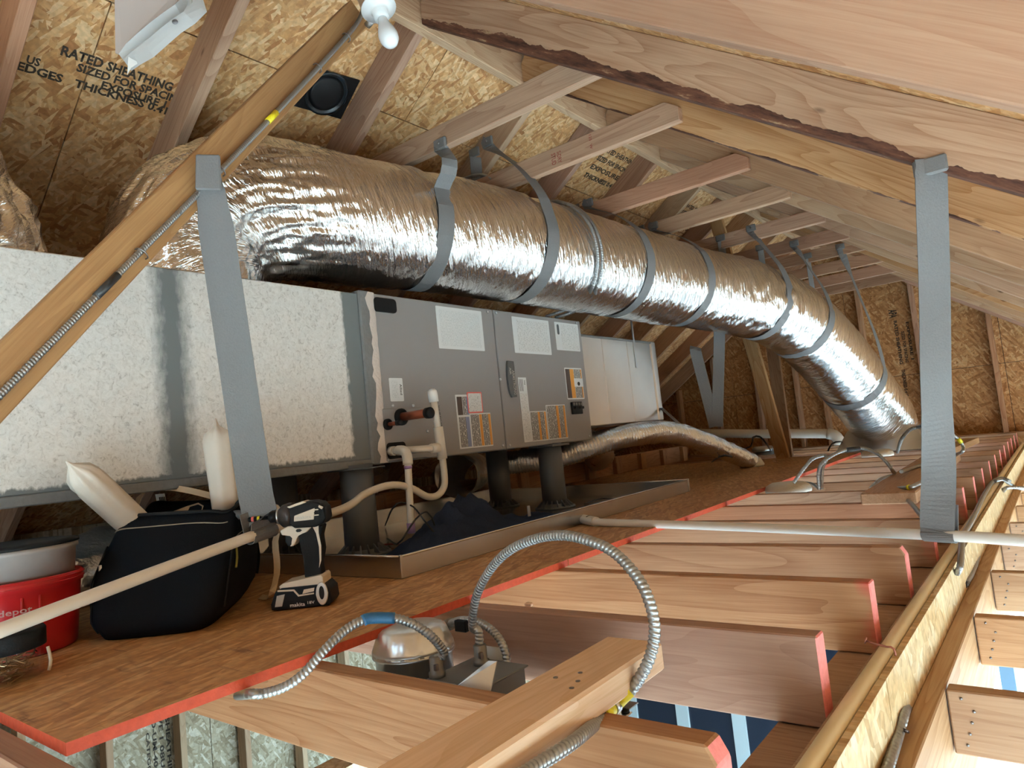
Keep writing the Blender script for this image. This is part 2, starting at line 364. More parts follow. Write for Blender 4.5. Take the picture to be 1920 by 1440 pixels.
def spline(pts, step):
    P = [Vector(p) for p in pts]; Q = [2*P[0]-P[1]] + P + [2*P[-1]-P[-2]]; out = []
    for i in range(1, len(Q)-2):
        p0, p1, p2, p3 = Q[i-1:i+3]; k = max(2, int((p2-p1).length/step))
        for j in range(k):
            t = j/k
            out.append(0.5*((2*p1)+(p2-p0)*t+(2*p0-5*p1+4*p2-p3)*t*t+(3*p1-p0-3*p2+p3)*t**3))
    out.append(P[-1]); return out
def frames(path, up0=(0, 0, 1)):
    T = []
    for i in range(len(path)):
        a = path[max(0, i-1)]; b = path[min(len(path)-1, i+1)]; T.append((b-a).normalized())
    N = Vector(up0); N = N - T[0]*N.dot(T[0])
    if N.length < 1e-4: N = Vector((1, 0, 0)) - T[0]*T[0].x
    N.normalize(); out = []
    for t in T:
        N = (N - t*N.dot(t)).normalized(); out.append((t, N.copy(), t.cross(N)))
    return out
def tube_mesh(name, pts, r, seg=12, step=0.02, rfun=None, cap=True, smooth=True, raw=False, up0=(0, 0, 1)):
    path = [Vector(p) for p in pts] if raw else spline(pts, step)
    F = frames(path, up0); V = []; UV = []; s = 0.0; fs = []
    for i, (p, (t, n, b)) in enumerate(zip(path, F)):
        if i: s += (p-path[i-1]).length
        for k in range(seg):
            a = 2*math.pi*k/seg
            rr = r if rfun is None else rfun(s, a, p, t)
            V.append(p + (n*math.cos(a) + b*math.sin(a))*rr)
    m = len(path); L = s
    for i in range(m-1):
        for k in range(seg): fs.append((i*seg+k, i*seg+(k+1) % seg, (i+1)*seg+(k+1) % seg, (i+1)*seg+k))
    if cap: fs.append(tuple(range(seg-1, -1, -1))); fs.append(tuple((m-1)*seg+k for k in range(seg)))
    me = bpy.data.meshes.new(name); lo = Vector([min(v[i] for v in V) for i in range(3)]); hi = Vector([max(v[i] for v in V) for i in range(3)]); c = (lo+hi)/2
    me.from_pydata([tuple(v-c) for v in V], [], fs)
    uvl = me.uv_layers.new(name='UVMap'); ss = [0.0]
    for i in range(1, m): ss.append(ss[-1]+(path[i]-path[i-1]).length)
    circ = 2*math.pi*r; dat = []
    for i in range(m-1):
        for k in range(seg): dat += [ss[i], k/seg*circ, ss[i], (k+1)/seg*circ, ss[i+1], (k+1)/seg*circ, ss[i+1], k/seg*circ]
    if cap: dat += [0.0]*(4*seg)
    uvl.data.foreach_set('uv', dat)
    if smooth: me.polygons.foreach_set('use_smooth', [True]*(seg*(m-1)) + ([False, False] if cap else []))
    return me, c
def tube(name, pts, r, mat, parent=None, **k):
    me, c = tube_mesh(name, pts, r, **k); return obj(name, me, mat, parent, c)
def cable(name, pts, r, parent=None, mat=None, pitch=0.0085, seg=10, real=True):
    """interlocked armour: the wall rises and falls in a spiral"""
    if not real: return tube(name, pts, r, mat or ARMOUR, parent, seg=8, step=0.02)
    return tube(name, pts, r, mat or ARMOUR, parent, seg=seg, step=pitch/6.0, rfun=lambda s, a, p, t: r*(0.76+0.28*abs(math.sin(math.pi*s/pitch + a/2))**0.6))
def ribbon(name, pts, wdir, width, mat, parent=None, thick=0.002, step=0.02, raw=False, twist=None):
    path = [Vector(p) for p in pts] if raw else spline(pts, step)
    V = []; fs = []; m = len(path)
    for i, p in enumerate(path):
        a = path[max(0, i-1)]; b = path[min(m-1, i+1)]; t = (b-a).normalized()
        w = Vector(wdir(i/(m-1)) if callable(wdir) else wdir); w = (w - t*w.dot(t)).normalized(); nn = t.cross(w)
        ww = width(i/(m-1)) if callable(width) else width
        V += [p - w*ww/2 - nn*thick/2, p + w*ww/2 - nn*thick/2, p + w*ww/2 + nn*thick/2, p - w*ww/2 + nn*thick/2]
    for i in range(m-1):
        for k in range(4): fs.append((4*i+k, 4*i+(k+1) % 4, 4*i+4+(k+1) % 4, 4*i+4+k))
    fs.append((3, 2, 1, 0)); fs.append(tuple(4*(m-1)+k for k in range(4)))
    lo = Vector([min(v[i] for v in V) for i in range(3)]); hi = Vector([max(v[i] for v in V) for i in range(3)]); c = (lo+hi)/2
    me = bpy.data.meshes.new(name); me.from_pydata([tuple(v-c) for v in V], [], fs); return obj(name, me, mat, parent, c)
def lathe(name, prof, mat, parent=None, loc=(0, 0, 0), R3=None, seg=24, smooth=True, rmod=None):
    """prof: (radius, height) pairs turned round local Z"""
    V = []; fs = []; m = len(prof)
    for (r, z) in prof:
        for k in range(seg):
            a = 2*math.pi*k/seg; rr = r if rmod is None else r*rmod(a, z); v = Vector((rr*math.cos(a), rr*math.sin(a), z)); V.append(tuple(R3 @ v) if R3 is not None else tuple(v))
    for i in range(m-1):
        for k in range(seg): fs.append((i*seg+k, i*seg+(k+1) % seg, (i+1)*seg+(k+1) % seg, (i+1)*seg+k))
    if prof[0][0] > 1e-5: fs.append(tuple(range(seg-1, -1, -1)))
    if prof[-1][0] > 1e-5: fs.append(tuple((m-1)*seg+k for k in range(seg)))
    me = bpy.data.meshes.new(name); me.from_pydata(V, [], fs)
    if smooth:
        me.polygons.foreach_set('use_smooth', [len(p.vertices) == 4 for p in me.polygons])
    return obj(name, me, mat, parent, loc)
def prism(name, poly, t0, t1, R3, org, mat, parent=None, bevel=0.0, segs=1):
    """extrude a 2-D outline (local x, z) along local y from t0 to t1"""
    bm = bmesh.new(); org = Vector(org)
    vs = [[bm.verts.new(org + R3 @ Vector((x, t, z))) for x, z in poly] for t in (t0, t1)]
    bm.faces.new(vs[0][::-1]); bm.faces.new(vs[1]); n = len(poly)
    for i in range(n): bm.faces.new((vs[0][i], vs[0][(i+1) % n], vs[1][(i+1) % n], vs[1][i]))
    return bm_obj(name, bm, mat, parent, bevel=bevel, segs=segs)
def slab(name, corners, thick, normal, mat, parent=None):
    """flat piece with thickness from 3-D corners"""
    bm = bmesh.new(); nn = Vector(normal).normalized()*thick
    a = [bm.verts.new(Vector(c)) for c in corners]; b = [bm.verts.new(Vector(c)+nn) for c in corners]
    bm.faces.new(a); bm.faces.new(b[::-1]); n = len(a)
    for i in range(n): bm.faces.new((a[i], b[i], b[(i+1) % n], a[(i+1) % n]))
    return bm_obj(name, bm, mat, parent)
def panel(name, org, ex, ey, lx, ly, t, mat, parent=None):
    """sheet with its own local X-Y plane so that the strands lie in it"""
    X = Vector(ex).normalized(); Y = Vector(ey).normalized(); Z = X.cross(Y)
    bm = bmesh.new(); add_box(bm, (0, 0, 0), (lx, ly, t)); bmesh.ops.recalc_face_normals(bm, faces=bm.faces)
    me = bpy.data.meshes.new(name); bm.to_mesh(me); bm.free(); me.materials.append(mat)
    o = bpy.data.objects.new(name, me); o.matrix_world = Matrix.Translation(org) @ Matrix((X, Y, Z)).transposed().to_4x4(); link(o)
    o.location = Vector(org); return attach(o, parent)
def text(name, s, org, rdir, udir, length, height, mat, parent=None, lift=0.0006):
    cu = bpy.data.curves.new(name, 'FONT'); cu.body = s; cu.size = 1.0; cu.resolution_u = 2; cu.fill_mode = 'FRONT'; cu.offset = 0.035 if name.startswith('printed') else 0.012
    to = bpy.data.objects.new(name+'_tmp', cu); link(to)
    dg = bpy.context.evaluated_depsgraph_get(); me = bpy.data.meshes.new_from_object(to.evaluated_get(dg))
    bpy.data.objects.remove(to); bpy.data.curves.remove(cu)
    xs = [v.co.x for v in me.vertices]; ys = [v.co.y for v in me.vertices]
    x0, x1, y0, y1 = min(xs), max(xs), min(ys), max(ys)
    r = Vector(rdir).normalized(); u = Vector(udir); u = (u - r*u.dot(r)).normalized(); nn = r.cross(u)
    for v in me.vertices:
        v.co = r*((v.co.x-x0)/(x1-x0)*length) + u*((v.co.y-y0)/(y1-y0)*height)
    me.name = name
    return obj(name, me, mat, parent, Vector(org)+nn*lift)
def nth(i):
    return ['first', 'second', 'third', 'fourth', 'fifth', 'sixth', 'seventh', 'eighth', 'ninth', 'tenth', 'eleventh', 'twelfth', 'thirteenth', 'fourteenth', 'fifteenth', 'sixteenth', 'seventeenth', 'eighteenth', 'nineteenth', 'twentieth'][i]

# thin window glass: lets daylight straight through with a faint mirror reflection
def thin_glass(name):
    m = bpy.data.materials.new(name); m.use_nodes = True; n = m.node_tree.nodes; l = m.node_tree.links
    for q in list(n): n.remove(q)
    o = n.new('ShaderNodeOutputMaterial'); a = n.new('ShaderNodeBsdfTransparent'); g = n.new('ShaderNodeBsdfGlossy'); x = n.new('ShaderNodeMixShader')
    g.inputs['Roughness'].default_value = 0.02; a.inputs['Color'].default_value = (0.93, 0.98, 1.0, 1); x.inputs[0].default_value = 0.07
    l.new(a.outputs[0], x.inputs[1]); l.new(g.outputs[0], x.inputs[2]); l.new(x.outputs[0], o.inputs[0]); return m
PANE = thin_glass('clear_window_glass')

# ================================================================ THE ROOM SHELL
RIDGE_X = -1.70
YN, YF = -2.6, 7.5
SL = Vector((-1, 0, -0.7)).normalized(); SR = Vector((1, 0, -0.7)).normalized()
ceiling = structure('ceiling', (RIDGE_X, 2.0, 2.1))
def ZL(x): return 3.30+0.7*x
def ZR(x): return 0.921-0.7*x
COS = 1/math.sqrt(1.49)
for x0, x1, ys in ((-1.703, -2.121, (YN, -0.3, 2.14, 4.58, 7.5)), (-2.125, -3.12, (YN, -1.52, 0.92, 3.36, 5.80, 7.5)), (-3.124, -4.12, (YN, -0.3, 2.14, 4.58, 7.5)), (-4.124, -4.95, (YN, 0.92, 3.36, 5.8, 7.5))):
    for y0, y1 in zip(ys, ys[1:]):
        panel('sheathing_panel', (x0, y0+0.002, ZL(x0)), (0, 1, 0), SL, y1-y0-0.004, (x0-x1)/COS, 0.012, OSBR, ceiling)
for x0, x1, ys in ((-1.697, -0.70, (YN, -2.3)), (-1.697, -0.70, (-1.55, 0.3, 2.14, 4.58, 7.5)), (-1.697, -1.60, (-2.3, -1.55)), (-0.696, 0.30, (YN, 0.92, 3.36, 5.80, 7.5)), (0.304, 1.75, (YN, -0.3, 2.14, 4.58, 7.5))):
    for y0, y1 in zip(ys, ys[1:]):
        panel('sheathing_panel', (x0, y1-0.002, ZR(x0)), (0, -1, 0), SR, y1-y0-0.004, (x1-x0)/COS, 0.012, OSBR, ceiling)

def clip_obj(o, planes):
    bm = bmesh.new(); bm.from_mesh(o.data); Mi = Matrix.Translation(wloc(o)) @ o.matrix_basis.to_3x3().to_4x4(); inv = Mi.inverted()
    for co, no in planes:
        r = bmesh.ops.bisect_plane(bm, geom=bm.verts[:]+bm.edges[:]+bm.faces[:], plane_co=inv @ Vector(co), plane_no=Mi.to_3x3().transposed() @ Vector(no), clear_outer=True)
        ed = [e for e in r['geom_cut'] if isinstance(e, bmesh.types.BMEdge)]
        if ed: bmesh.ops.contextual_create(bm, geom=ed)
    bm.to_mesh(o.data); bm.free()
ROOFCLIP = (((-1.7, 0, ZL(-1.7)+0.004), (-0.7, 0, 1)), ((-1.7, 0, ZR(-1.7)+0.004), (0.7, 0, 1)))

wall_far = structure('wall_far', (-1.7, 7.5, 0))
for x0, x1 in ((-4.9, -4.02), (-4.02, -2.80), (-2.80, -1.58), (-1.58, -0.36), (-0.36, 0.86), (0.86, 1.7)):
    for z0, z1 in ((-0.34, 0.60), (0.604, 2.3)):
        if z0 > 0.5 and (x1 < -3.9 or x0 > 0.4): continue
        p = panel('sheathing_panel', (x0+0.002, 7.512, z0), (1, 0, 0), (0, 0, 1), x1-x0-0.004, z1-z0, 0.012, OSBW, wall_far); clip_obj(p, ROOFCLIP)
def stud(x, parent=wall_far, y=7.4555, z0=0.0, z1=2.2, mat=FIR, clip=True):
    return board('stud', (x, y, z0), (x, y, z1), (0, 1, 0), 0.038, 0.089, mat, parent, clips=[((-1.7, 0, 1.91+0.7*0.04), (-0.7, 0, 1)), ((-1.7, 0, 1.94), (0.7, 0, 1))] if clip else ())
for x in (-3.42, -2.98, -2.52, -2.12, -1.86, -1.44, -0.985, -0.425, 0.05): stud(x)
board('bottom_plate', (-4.4, 7.4555, -0.019), (0.6, 7.4555, -0.019), (0, 0, 1), 0.089, 0.038, PALE, wall_far)
text('printed_lettering', 'RATED SHEATHING', (-1.17, 7.498, 1.13), (0, 0, -1), (1, 0, 0), 0.42, 0.030, INKB, wall_far)
text('printed_lettering', 'SIZED FOR SPACING', (-1.12, 7.498, 1.02), (0, 0, -1), (1, 0, 0), 0.30, 0.028, INKB, wall_far)
text('printed_lettering', 'EXPOSURE 1', (-1.07, 7.498, 1.10), (0, 0, -1), (1, 0, 0), 0.36, 0.026, INKB, wall_far)
text('printed_lettering', 'THICKNESS 0.418', (-1.165, 7.498, 0.66), (0, 0, -1), (1, 0, 0), 0.26, 0.030, INKB, wall_far)
text('printed_lettering', 'APA', (-1.20, 7.498, 1.24), (0, 0, -1), (1, 0, 0), 0.08, 0.07, INKB, wall_far)
text('printed_lettering', 'RATED SHEATHING', (-2.36, 7.498, 1.0), (0, 0, -1), (1, 0, 0), 0.36, 0.034, INKB, wall_far)
text('printed_lettering', 'EXPOSURE 1 THICKNESS 0.418', (-2.31, 7.498, 0.95), (0, 0, -1), (1, 0, 0), 0.42, 0.03, INKB, wall_far)

wall_near = structure('wall_near', (-1.7, YN, 0))
for x0, x1, z0, z1 in ((-4.9, -3.3, -2.75, 2.35), (-3.3, -1.7, -2.75, 2.35), (-1.7, -1.0, -2.75, 2.35), (-1.0, 0.55, 0.05, 2.35), (0.55, 1.7, -0.22, 2.35), (-1.0, 1.7, -2.75, -2.45)):
    p = panel('sheathing_panel', (x0+0.002, YN, z0), (1, 0, 0), (0, 0, 1), x1-x0-0.004, z1-z0, 0.012, OSBW, wall_near); clip_obj(p, ROOFCLIP)

# storey below, seen through the gaps between the joists
floor = props(box('floor', (-4.9, YN, -2.85), (1.75, 7.6, -2.75), CONC), kind='structure')
props(box('ground', (-40, -40, -3.0), (40, 40, -2.9), GROUND), kind='structure')
wall_left = structure('wall_left', (-4.5, 2, -1.4))
for y0, y1 in ((YN, -1.38), (-1.38, -0.16), (-0.16, 1.06), (1.06, 2.28), (2.28, 3.50), (3.50, 4.72), (4.72, 5.94), (5.94, 7.5)):
    panel('sheathing_panel', (-4.45, y0+0.002, -2.75), (0, 1, 0), (0, 0, 1), y1-y0-0.004, 2.72, 0.012, OSBL, wall_left).location.x -= 0.02
for k in range(17):
    y = 0.43+0.406*k
    board('stud', (-4.385, y, -2.71), (-4.385, y, -0.16), (1, 0, 0), 0.038, 0.089, PALE, wall_left)
for s, yy, z, L in (('SHEATHING', 2.005, -1.08, 0.40), ('VE 1 08U', 1.965, -1.06, 0.30), ('D-UM-40C', 1.925, -1.07, 0.32), ('CATEGORY (', 1.885, -1.13, 0.34)):
    text('printed_lettering', s, (-4.4575, yy, z), (0, 0, -1), (0, 1, 0), L, 0.026, INKB, wall_left)
props(box('added_lower_ceiling', (-4.33, YN, -0.158), (-1.95, 7.44, -0.1425), plain('ceiling_board', (0.35, 0.33, 0.30), 0.9)), kind='structure')  # unseen ceiling added to keep light from below off the left slope
props(box('trim_1', (-4.5, YN, -0.16), (-4.34, 7.49, -0.142), PALE), kind='structure')

def window(name, org, ex, W_, H_, nx, frame_mat, pane_mat, fw=0.06, ft=0.05, pane_t=0.006):
    """a window in a vertical wall: outer frame, mullions between nx lights, one pane per light"""
    root = structure(name, org); ex = Vector(ex); ez = Vector((0, 0, 1)); R3 = Matrix((ex, ez.cross(ex), ez)).transposed(); M = Matrix.Translation(org) @ R3.to_4x4()
    bm = bmesh.new()
    for lo, hi in (((0, -ft/2, 0), (W_, ft/2, fw)), ((0, -ft/2, H_-fw), (W_, ft/2, H_)), ((0, -ft/2, fw), (fw, ft/2, H_-fw)), ((W_-fw, -ft/2, fw), (W_, ft/2, H_-fw))): add_box(bm, lo, hi, M)
    bm_obj('window_frame', bm, frame_mat, root)
    for i in range(1, nx): box('mullion', (W_*i/nx-fw*0.6, -ft/2, fw), (W_*i/nx+fw*0.6, ft/2, H_-fw), frame_mat, root, M=M)
    for i in range(nx): box('pane', (W_*i/nx+fw*0.6, -pane_t/2, fw), (W_*(i+1)/nx-fw*0.6, pane_t/2, H_-fw), pane_mat, root, M=M)
    return root
# far end wall of the storey below is glazed; unseen windows on the right are added for light
window('window_1', (-1.25, 7.5, -2.72), (1, 0, 0), 2.75, 2.34, 5, MULLION, PANE, fw=0.09)
props(box('wall_far_lower', (-4.9, 7.5, -2.75), (-1.26, 7.56, -0.36), OSBL), kind='structure')
box('wall_panel', (-1.25, 7.48, -0.378), (1.75, 7.515, -0.342), PALE, wall_far)
wall_right = structure('wall_right', (1.6, 2.4, -1.4))
ys = [YN+0.1, -0.75, 0.9, 2.55, 4.2, 5.85, 7.45]
for i, (y0, y1) in enumerate(zip(ys, ys[1:])):
    window('window_%d' % (i+2), (1.6, y0, -2.35), (0, 1, 0), y1-y0-0.12, 1.95, 2, VINYL, PANE, fw=0.05)
    box('post', (1.54, y1-0.12, -2.75), (1.66, y1, -0.40), PALE, wall_right)
box('sill_wall', (1.55, YN, -2.75), (1.65, 7.5, -2.36), OSBL, wall_right)
box('header', (1.55, YN, -0.40), (1.65, 7.5, -0.20), PALE, wall_right)
portal('daylight_portal', (0.125, 7.56, -1.55), (math.radians(-90), 0, 0), 2.7, 2.3)
window('window_9', (-1.0, YN, -2.45), (1, 0, 0), 1.55, 2.50, 2, VINYL, PANE, fw=0.05)  # unseen end-wall windows, added to light joists and cabinet from behind the viewer
window('window_10', (0.55, YN, -2.45), (1, 0, 0), 1.0, 2.23, 1, VINYL, PANE, fw=0.05)
portal('daylight_portal', (0.275, YN-0.06, -1.20), (math.radians(90), 0, 0), 2.55, 2.5)
portal('daylight_portal', (1.68, 2.4, -1.375), (0, math.radians(90), 0), 1.95, 10.0)
props(box('added_shade_wall', (-1.60, YN+0.01, -2.749), (-1.52, 1.75, -0.42), OSBL), kind='structure')  # unseen partition added to block window light from the left wall
# dark glazed partition seen down through the joists
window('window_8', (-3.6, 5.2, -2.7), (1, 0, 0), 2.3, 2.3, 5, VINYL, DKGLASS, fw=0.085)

# ---------------------------------------------------------------- deck of strand board over the joists
deck = structure('floor_deck', (-2.0, 2.9, 0.009))
def edge_x(y): return -1.062 - (y-0.35)*0.0272
def deck_panel(y0, y1, x0=None, x1=None):
    c = [(x1 if x1 is not None else edge_x(y0), y0), (x1 if x1 is not None else edge_x(y1), y1), (x0, y1), (x0, y0)]
    o = slab('deck_panel', [(x, y, 0.001) for x, y in c], 0.017, (0, 0, 1), None, deck)
    o.data.materials.append(OSBD); o.data.materials.append(REDP)
    for p in o.data.polygons:
        if (x1 is None and p.normal.x > 0.7) or (y0 < 0.4 and p.normal.y < -0.7) or (y1 > 5.5 and p.normal.y > 0.7): p.material_index = 1
deck_panel(0.352, 1.566, -2.276); deck_panel(1.569, 4.004, -2.276); deck_panel(4.007, 5.57, -2.276)
deck_panel(0.352, 2.784, -2.86, -2.279); deck_panel(2.787, 5.57, -2.86, -2.279)

# ---------------------------------------------------------------- bearing line at the right ends of the joists
trim = lambda n, lo, hi, m: props(box(n, lo, hi, m, bevel=0.002), kind='structure')
trim('trim_2', (-0.425, 0.0, -0.218), (-0.297, 7.44, -0.142), FIR)
trim('trim_3', (-0.345, 0.0, -0.1415), (-0.297, 7.44, -0.118), PALE)
rim = structure('trim_4', (-0.29, 3.5, -0.15))
for y0, y1 in ((0.2, 1.27), (1.273, 3.70), (3.703, 6.1), (6.103, 7.44)):
    panel('rim_panel', (-0.297, y0, -0.22), (0, 1, 0), (0, 0, 1), y1-y0, 0.12, 0.012, OSBE, rim)
led = structure('trim_5', (-0.266, 3.5, -0.32))
board('ledger_board', (-0.266, 0.1, -0.32), (-0.266, 3.3, -0.32), (0, 0, 1), 0.038, 0.24, PINE, led)
board('ledger_board', (-0.266, 3.304, -0.32), (-0.266, 7.44, -0.32), (0, 0, 1), 0.038, 0.24, PINE, led)

# ================================================================ FRAMING
# ridge
props(board('ridge_board', (-1.70, YN+0.05, 2.015), (-1.70, 7.47, 2.015), (0, 0, 1), 0.038, 0.21, PINE), 'long pale ridge board running along the peak of the attic, above the bulb', 'ridge board')
# right-hand rafters: near faces at these y
RY = [-1.8, -1.2, -0.6, 0.02, 0.62, 1.224, 1.83, 2.45, 3.18, 3.80, 4.47, 5.07, 5.56, 6.18, 6.79, 7.34]
SHOW = {1.224: ('wide reddish rafter across the top right corner of the ceiling, pale bright lower edge', ROUGHSAWN),
        1.83: ('rafter with dark bark along its lower edge, grey strap hanging from it', BARK),
        2.45: ('yellowish rafter with flaky bark flecks, right behind the dark-barked rafter', BARK2)}
k = 0
for y in RY:
    lab, m = SHOW.get(y, (None, (RED_FIR, PALE, PINE)[int(y*7) % 3]))
    if lab is None:
        if y < 1.2: lab = 'unseen rafter on the right slope at the viewer, %s from the near end wall' % nth(RY.index(y))
        else: k += 1; lab = 'right-slope rafter, %s behind the yellowish rafter with bark flecks' % nth(k-1)
    x0, x1 = -1.678, 1.6; n = Vector((0.7, 0, 1)).normalized()*0.07
    a = Vector((x0, y+0.019, 0.75-0.7*x0))+n; b = Vector((x1, y+0.019, 0.75-0.7*x1))+n
    a -= (b-a).normalized()*0.0
    o = board('rafter', a - (b-a).normalized()*0.05, b, (0.7, 0, 1), 0.038, 0.1395, m, clips=[((-1.681, 0, 0), (-1, 0, 0))])
    props(o, lab, 'rafter', 'rafters on the right slope')
LY = [-1.8, -1.2, -0.58, 0.03, 0.66, 1.19, 1.845, 2.60, 3.18, 3.82, 4.47, 5.07, 5.56, 6.18, 6.79, 7.34]
k = 0
for y in LY:
    if y < 0.6: lab = 'unseen rafter on the left slope at the viewer, %s from the near end wall' % nth(LY.index(y))
    else:
        k += 1
        lab = {1: 'left-slope rafter in the top left corner, left of the hanging white paper', 2: 'left-slope rafter between the hanging white paper and the black roof vent', 3: 'left-slope rafter just right of the black roof vent, behind the bulb'}.get(k, 'left-slope rafter, %s to the right of the black roof vent' % nth(k-3))
    x0, x1 = -1.722, -4.6; n = Vector((-0.7, 0, 1)).normalized()*0.07
    a = Vector((x0, y+0.019, 3.128+0.7*x0))+n; b = Vector((x1, y+0.019, 3.128+0.7*x1))+n
    o = board('rafter', a - (b-a).normalized()*0.05, b, (-0.7, 0, 1), 0.038, 0.1395, (FIR, RED_FIR, FIR)[k % 3] if y < 2 else (FIR, PALE, RED_FIR)[k % 3], clips=[((-1.7195, 0, 0), (1, 0, 0))])
    props(o, lab, 'rafter', 'rafters on the left slope')
# collar ties
TY = [1.888, 2.412, 3.142, 3.762, 4.432, 5.032, 5.522, 6.142, 6.752, 7.302]
for i, y in enumerate(TY):
    z = 1.47+0.0445
    lab = ['level collar tie in front of the duct bend, cut off by the dark-barked rafter', 'level collar tie printed with red grade stamps, second from the bulb'][i] if i < 2 else 'level collar tie, %s counting back from the bulb' % nth(i)
    xr = -(1.47-0.75)/0.7+0.055
    o = board('collar_tie', (-2.52, y+0.019, z), (xr, y+0.019, z), (0, 0, 1), 0.0375, 0.089, (FIR, FIR, RED_FIR)[i % 3], clips=[((xr-0.03, y, z+0.03), (0.7, 0, 1)), ((-1.7, 0, 1.91+0.16), (-0.7, 0, 1))])
    props(o, lab, 'collar tie', 'collar ties')
    if i == 1:
        text('grade_stamp', 'STUD', (-1.55, y-0.0007, 1.535), (0, 0, -1), (1, 0, 0), 0.05, 0.022, INKR, o)
        text('grade_stamp', 'S-DRY', (-1.52, y-0.0007, 1.535), (0, 0, -1), (1, 0, 0), 0.05, 0.020, INKR, o)
        text('grade_stamp', '125  W', (-1.36, y-0.0007, 1.55), (0, 0, -1), (1, 0, 0), 0.06, 0.012, INKR, o)
# ceiling joists
JY = [0.31] + [0.72, 1.137, 1.516, 1.904, 2.35] + [2.756+0.406*i for i in range(12)]
for i, y in enumerate(JY):
    xr = -0.338 if i < 2 else -0.345
    lab = ['joist under the near corner of the orange-edged deck', 'nearest ceiling joist, rounded pink end, in front of the silver can light', 'ceiling joist with a pink painted end just behind the silver can light', 'ceiling joist with a lit triangle beside its pink end, third from the viewer', 'grey-stained ceiling joist with a big knot, fourth from the viewer'][i] if i < 5 else 'ceiling joist with a pink-sprayed end, %s from the viewer' % nth(i-1)
    clips = [((xr-0.012, y, 0.0), (0.9, 0, 0.5))] if i in (1, 4, 5) else []
    o = board('ceiling_joist', (-4.30, y+0.019, -0.0703), (xr, y+0.019, -0.0703), (0, 0, 1), 0.038, 0.1395, FIR if i < 2 else None, endmat=PINKP, clips=clips)
    if i >= 2:
        o.data.materials[0] = (FIR, FIRP, RED_FIR, FIRP)[i % 4]
    props(o, lab, 'joist', 'ceiling joists')
    if i >= 1: pass
# joists of the lower ceiling on the right
for i, y in enumerate([0.48, 1.0, 1.54, 2.07, 2.60, 3.07, 3.58, 4.1, 4.62, 5.14, 5.66, 6.25, 6.72, 7.2]):
    lab = {0: 'lower joist right beneath the viewer, out of sight', 1: 'lower joist at the right, in front of the first lit one, out of sight'}.get(i) or 'lower sunlit joist right of the ledger, %s from the viewer' % nth(i-2)
    r = thing('lower_joist', lab, 'joist', (-0.2, y, -0.26), 'lower joists on the right')
    board('joist_board', (-0.2445, y+0.019, -0.2585), (1.54, y+0.019, -0.2585), (0, 0, 1), 0.038, 0.117, (PALE, PINE, PALE)[i % 3], r)
    if 2 <= i <= 6:
        for q in range(5):
            M = Matrix.Translation((-0.222+0.006*(q % 2)+(0.012 if q in (1, 2) else 0), y-0.0012, -0.213-0.021*q))
            lathe('nail_head', [(0.0, -0.0008), (0.0028, -0.0005), (0.0028, 0.0006), (0.0, 0.001)], NAIL, r, M.translation, Matrix.Rotation(math.pi/2, 3, 'X'), seg=8)

# weatherproof skin outside the sheathing, so no daylight comes through the joints
skin = structure('roof', (RIDGE_X, 2.4, 2.2))
ROOFING = plain('roofing_felt', (0.03, 0.03, 0.035), 0.9)
for x0, x1, y0, y1, zf in ((-1.70, -5.0, YN-0.03, 7.56, ZL), (-1.70, -1.60, YN-0.03, 7.56, ZR), (-1.60, -0.70, YN-0.03, -2.3, ZR), (-1.60, -0.70, -1.55, 7.56, ZR), (-0.70, 1.85, YN-0.03, 7.56, ZR)):
    slab('roofing_felt', [(x0, y0, zf(x0)+0.02), (x1, y0, zf(x1)+0.02), (x1, y1, zf(x1)+0.02), (x0, y1, zf(x0)+0.02)], 0.02, (0, 0, 1), ROOFING, skin)
# roof light in the right slope behind the viewer, added to brighten the deck
sky_w = structure('window_11', (-1.15, -1.925, ZR(-1.15)))
slab('pane', [(-1.60, -2.3, ZR(-1.60)+0.03), (-0.70, -2.3, ZR(-0.70)+0.03), (-0.70, -1.55, ZR(-0.70)+0.03), (-1.60, -1.55, ZR(-1.60)+0.03)], 0.006, (0, 0, 1), PANE, sky_w)
for y0, y1 in ((-2.34, -2.28), (-1.57, -1.51)):
    slab('window_frame', [(-1.62, y0, ZR(-1.62)+0.014), (-0.68, y0, ZR(-0.68)+0.014), (-0.68, y1, ZR(-0.68)+0.014), (-1.62, y1, ZR(-1.62)+0.014)], 0.045, (0, 0, 1), VINYL, sky_w)
portal('daylight_portal', (-1.15+0.05, -1.925, ZR(-1.15)+0.07), (0, math.atan(0.7), 0), 1.08, 0.75)
props(slab('wall_far_outside', [(-4.9, 7.53, -0.36), (1.75, 7.53, -0.36), (1.75, 7.53, -0.25), (-1.7, 7.53, 2.14), (-4.9, 7.53, -0.1)], 0.03, (0, 1, 0), ROOFING), kind='structure')
props(box('wall_left_outside', (-4.62, YN, -2.75), (-4.50, 7.5, 0.12), OSBL), kind='structure')

# ================================================================ DUCTS
DUCT = [(-2.13, 1.10, 0.922), (-2.13, 1.10, 1.02), (-2.11, 1.17, 1.15), (-2.05, 1.36, 1.222), (-1.96, 1.75, 1.22), (-1.84, 2.25, 1.205), (-1.76, 2.75, 1.18), (-1.70, 3.3, 1.165),
        (-1.62, 3.85, 1.14), (-1.47, 4.30, 1.09), (-1.36, 4.70, 1.00), (-1.27, 5.10, 0.82), (-1.19, 5.50, 0.56), (-1.11, 5.90, 0.27), (-1.08, 6.04, 0.16)]
DR = 0.238
dpath = spline(DUCT, 0.0062); dF = frames(dpath, (-1, 0, 0))
dS = [0.0]
for i in range(1, len(dpath)): dS.append(dS[-1]+(dpath[i]-dpath[i-1]).length)
def duct_index(y): return min(range(len(dpath)), key=lambda i: abs(dpath[i].y-y) + (5 if dpath[i].z < 1.0 and y < 1.5 else 0))
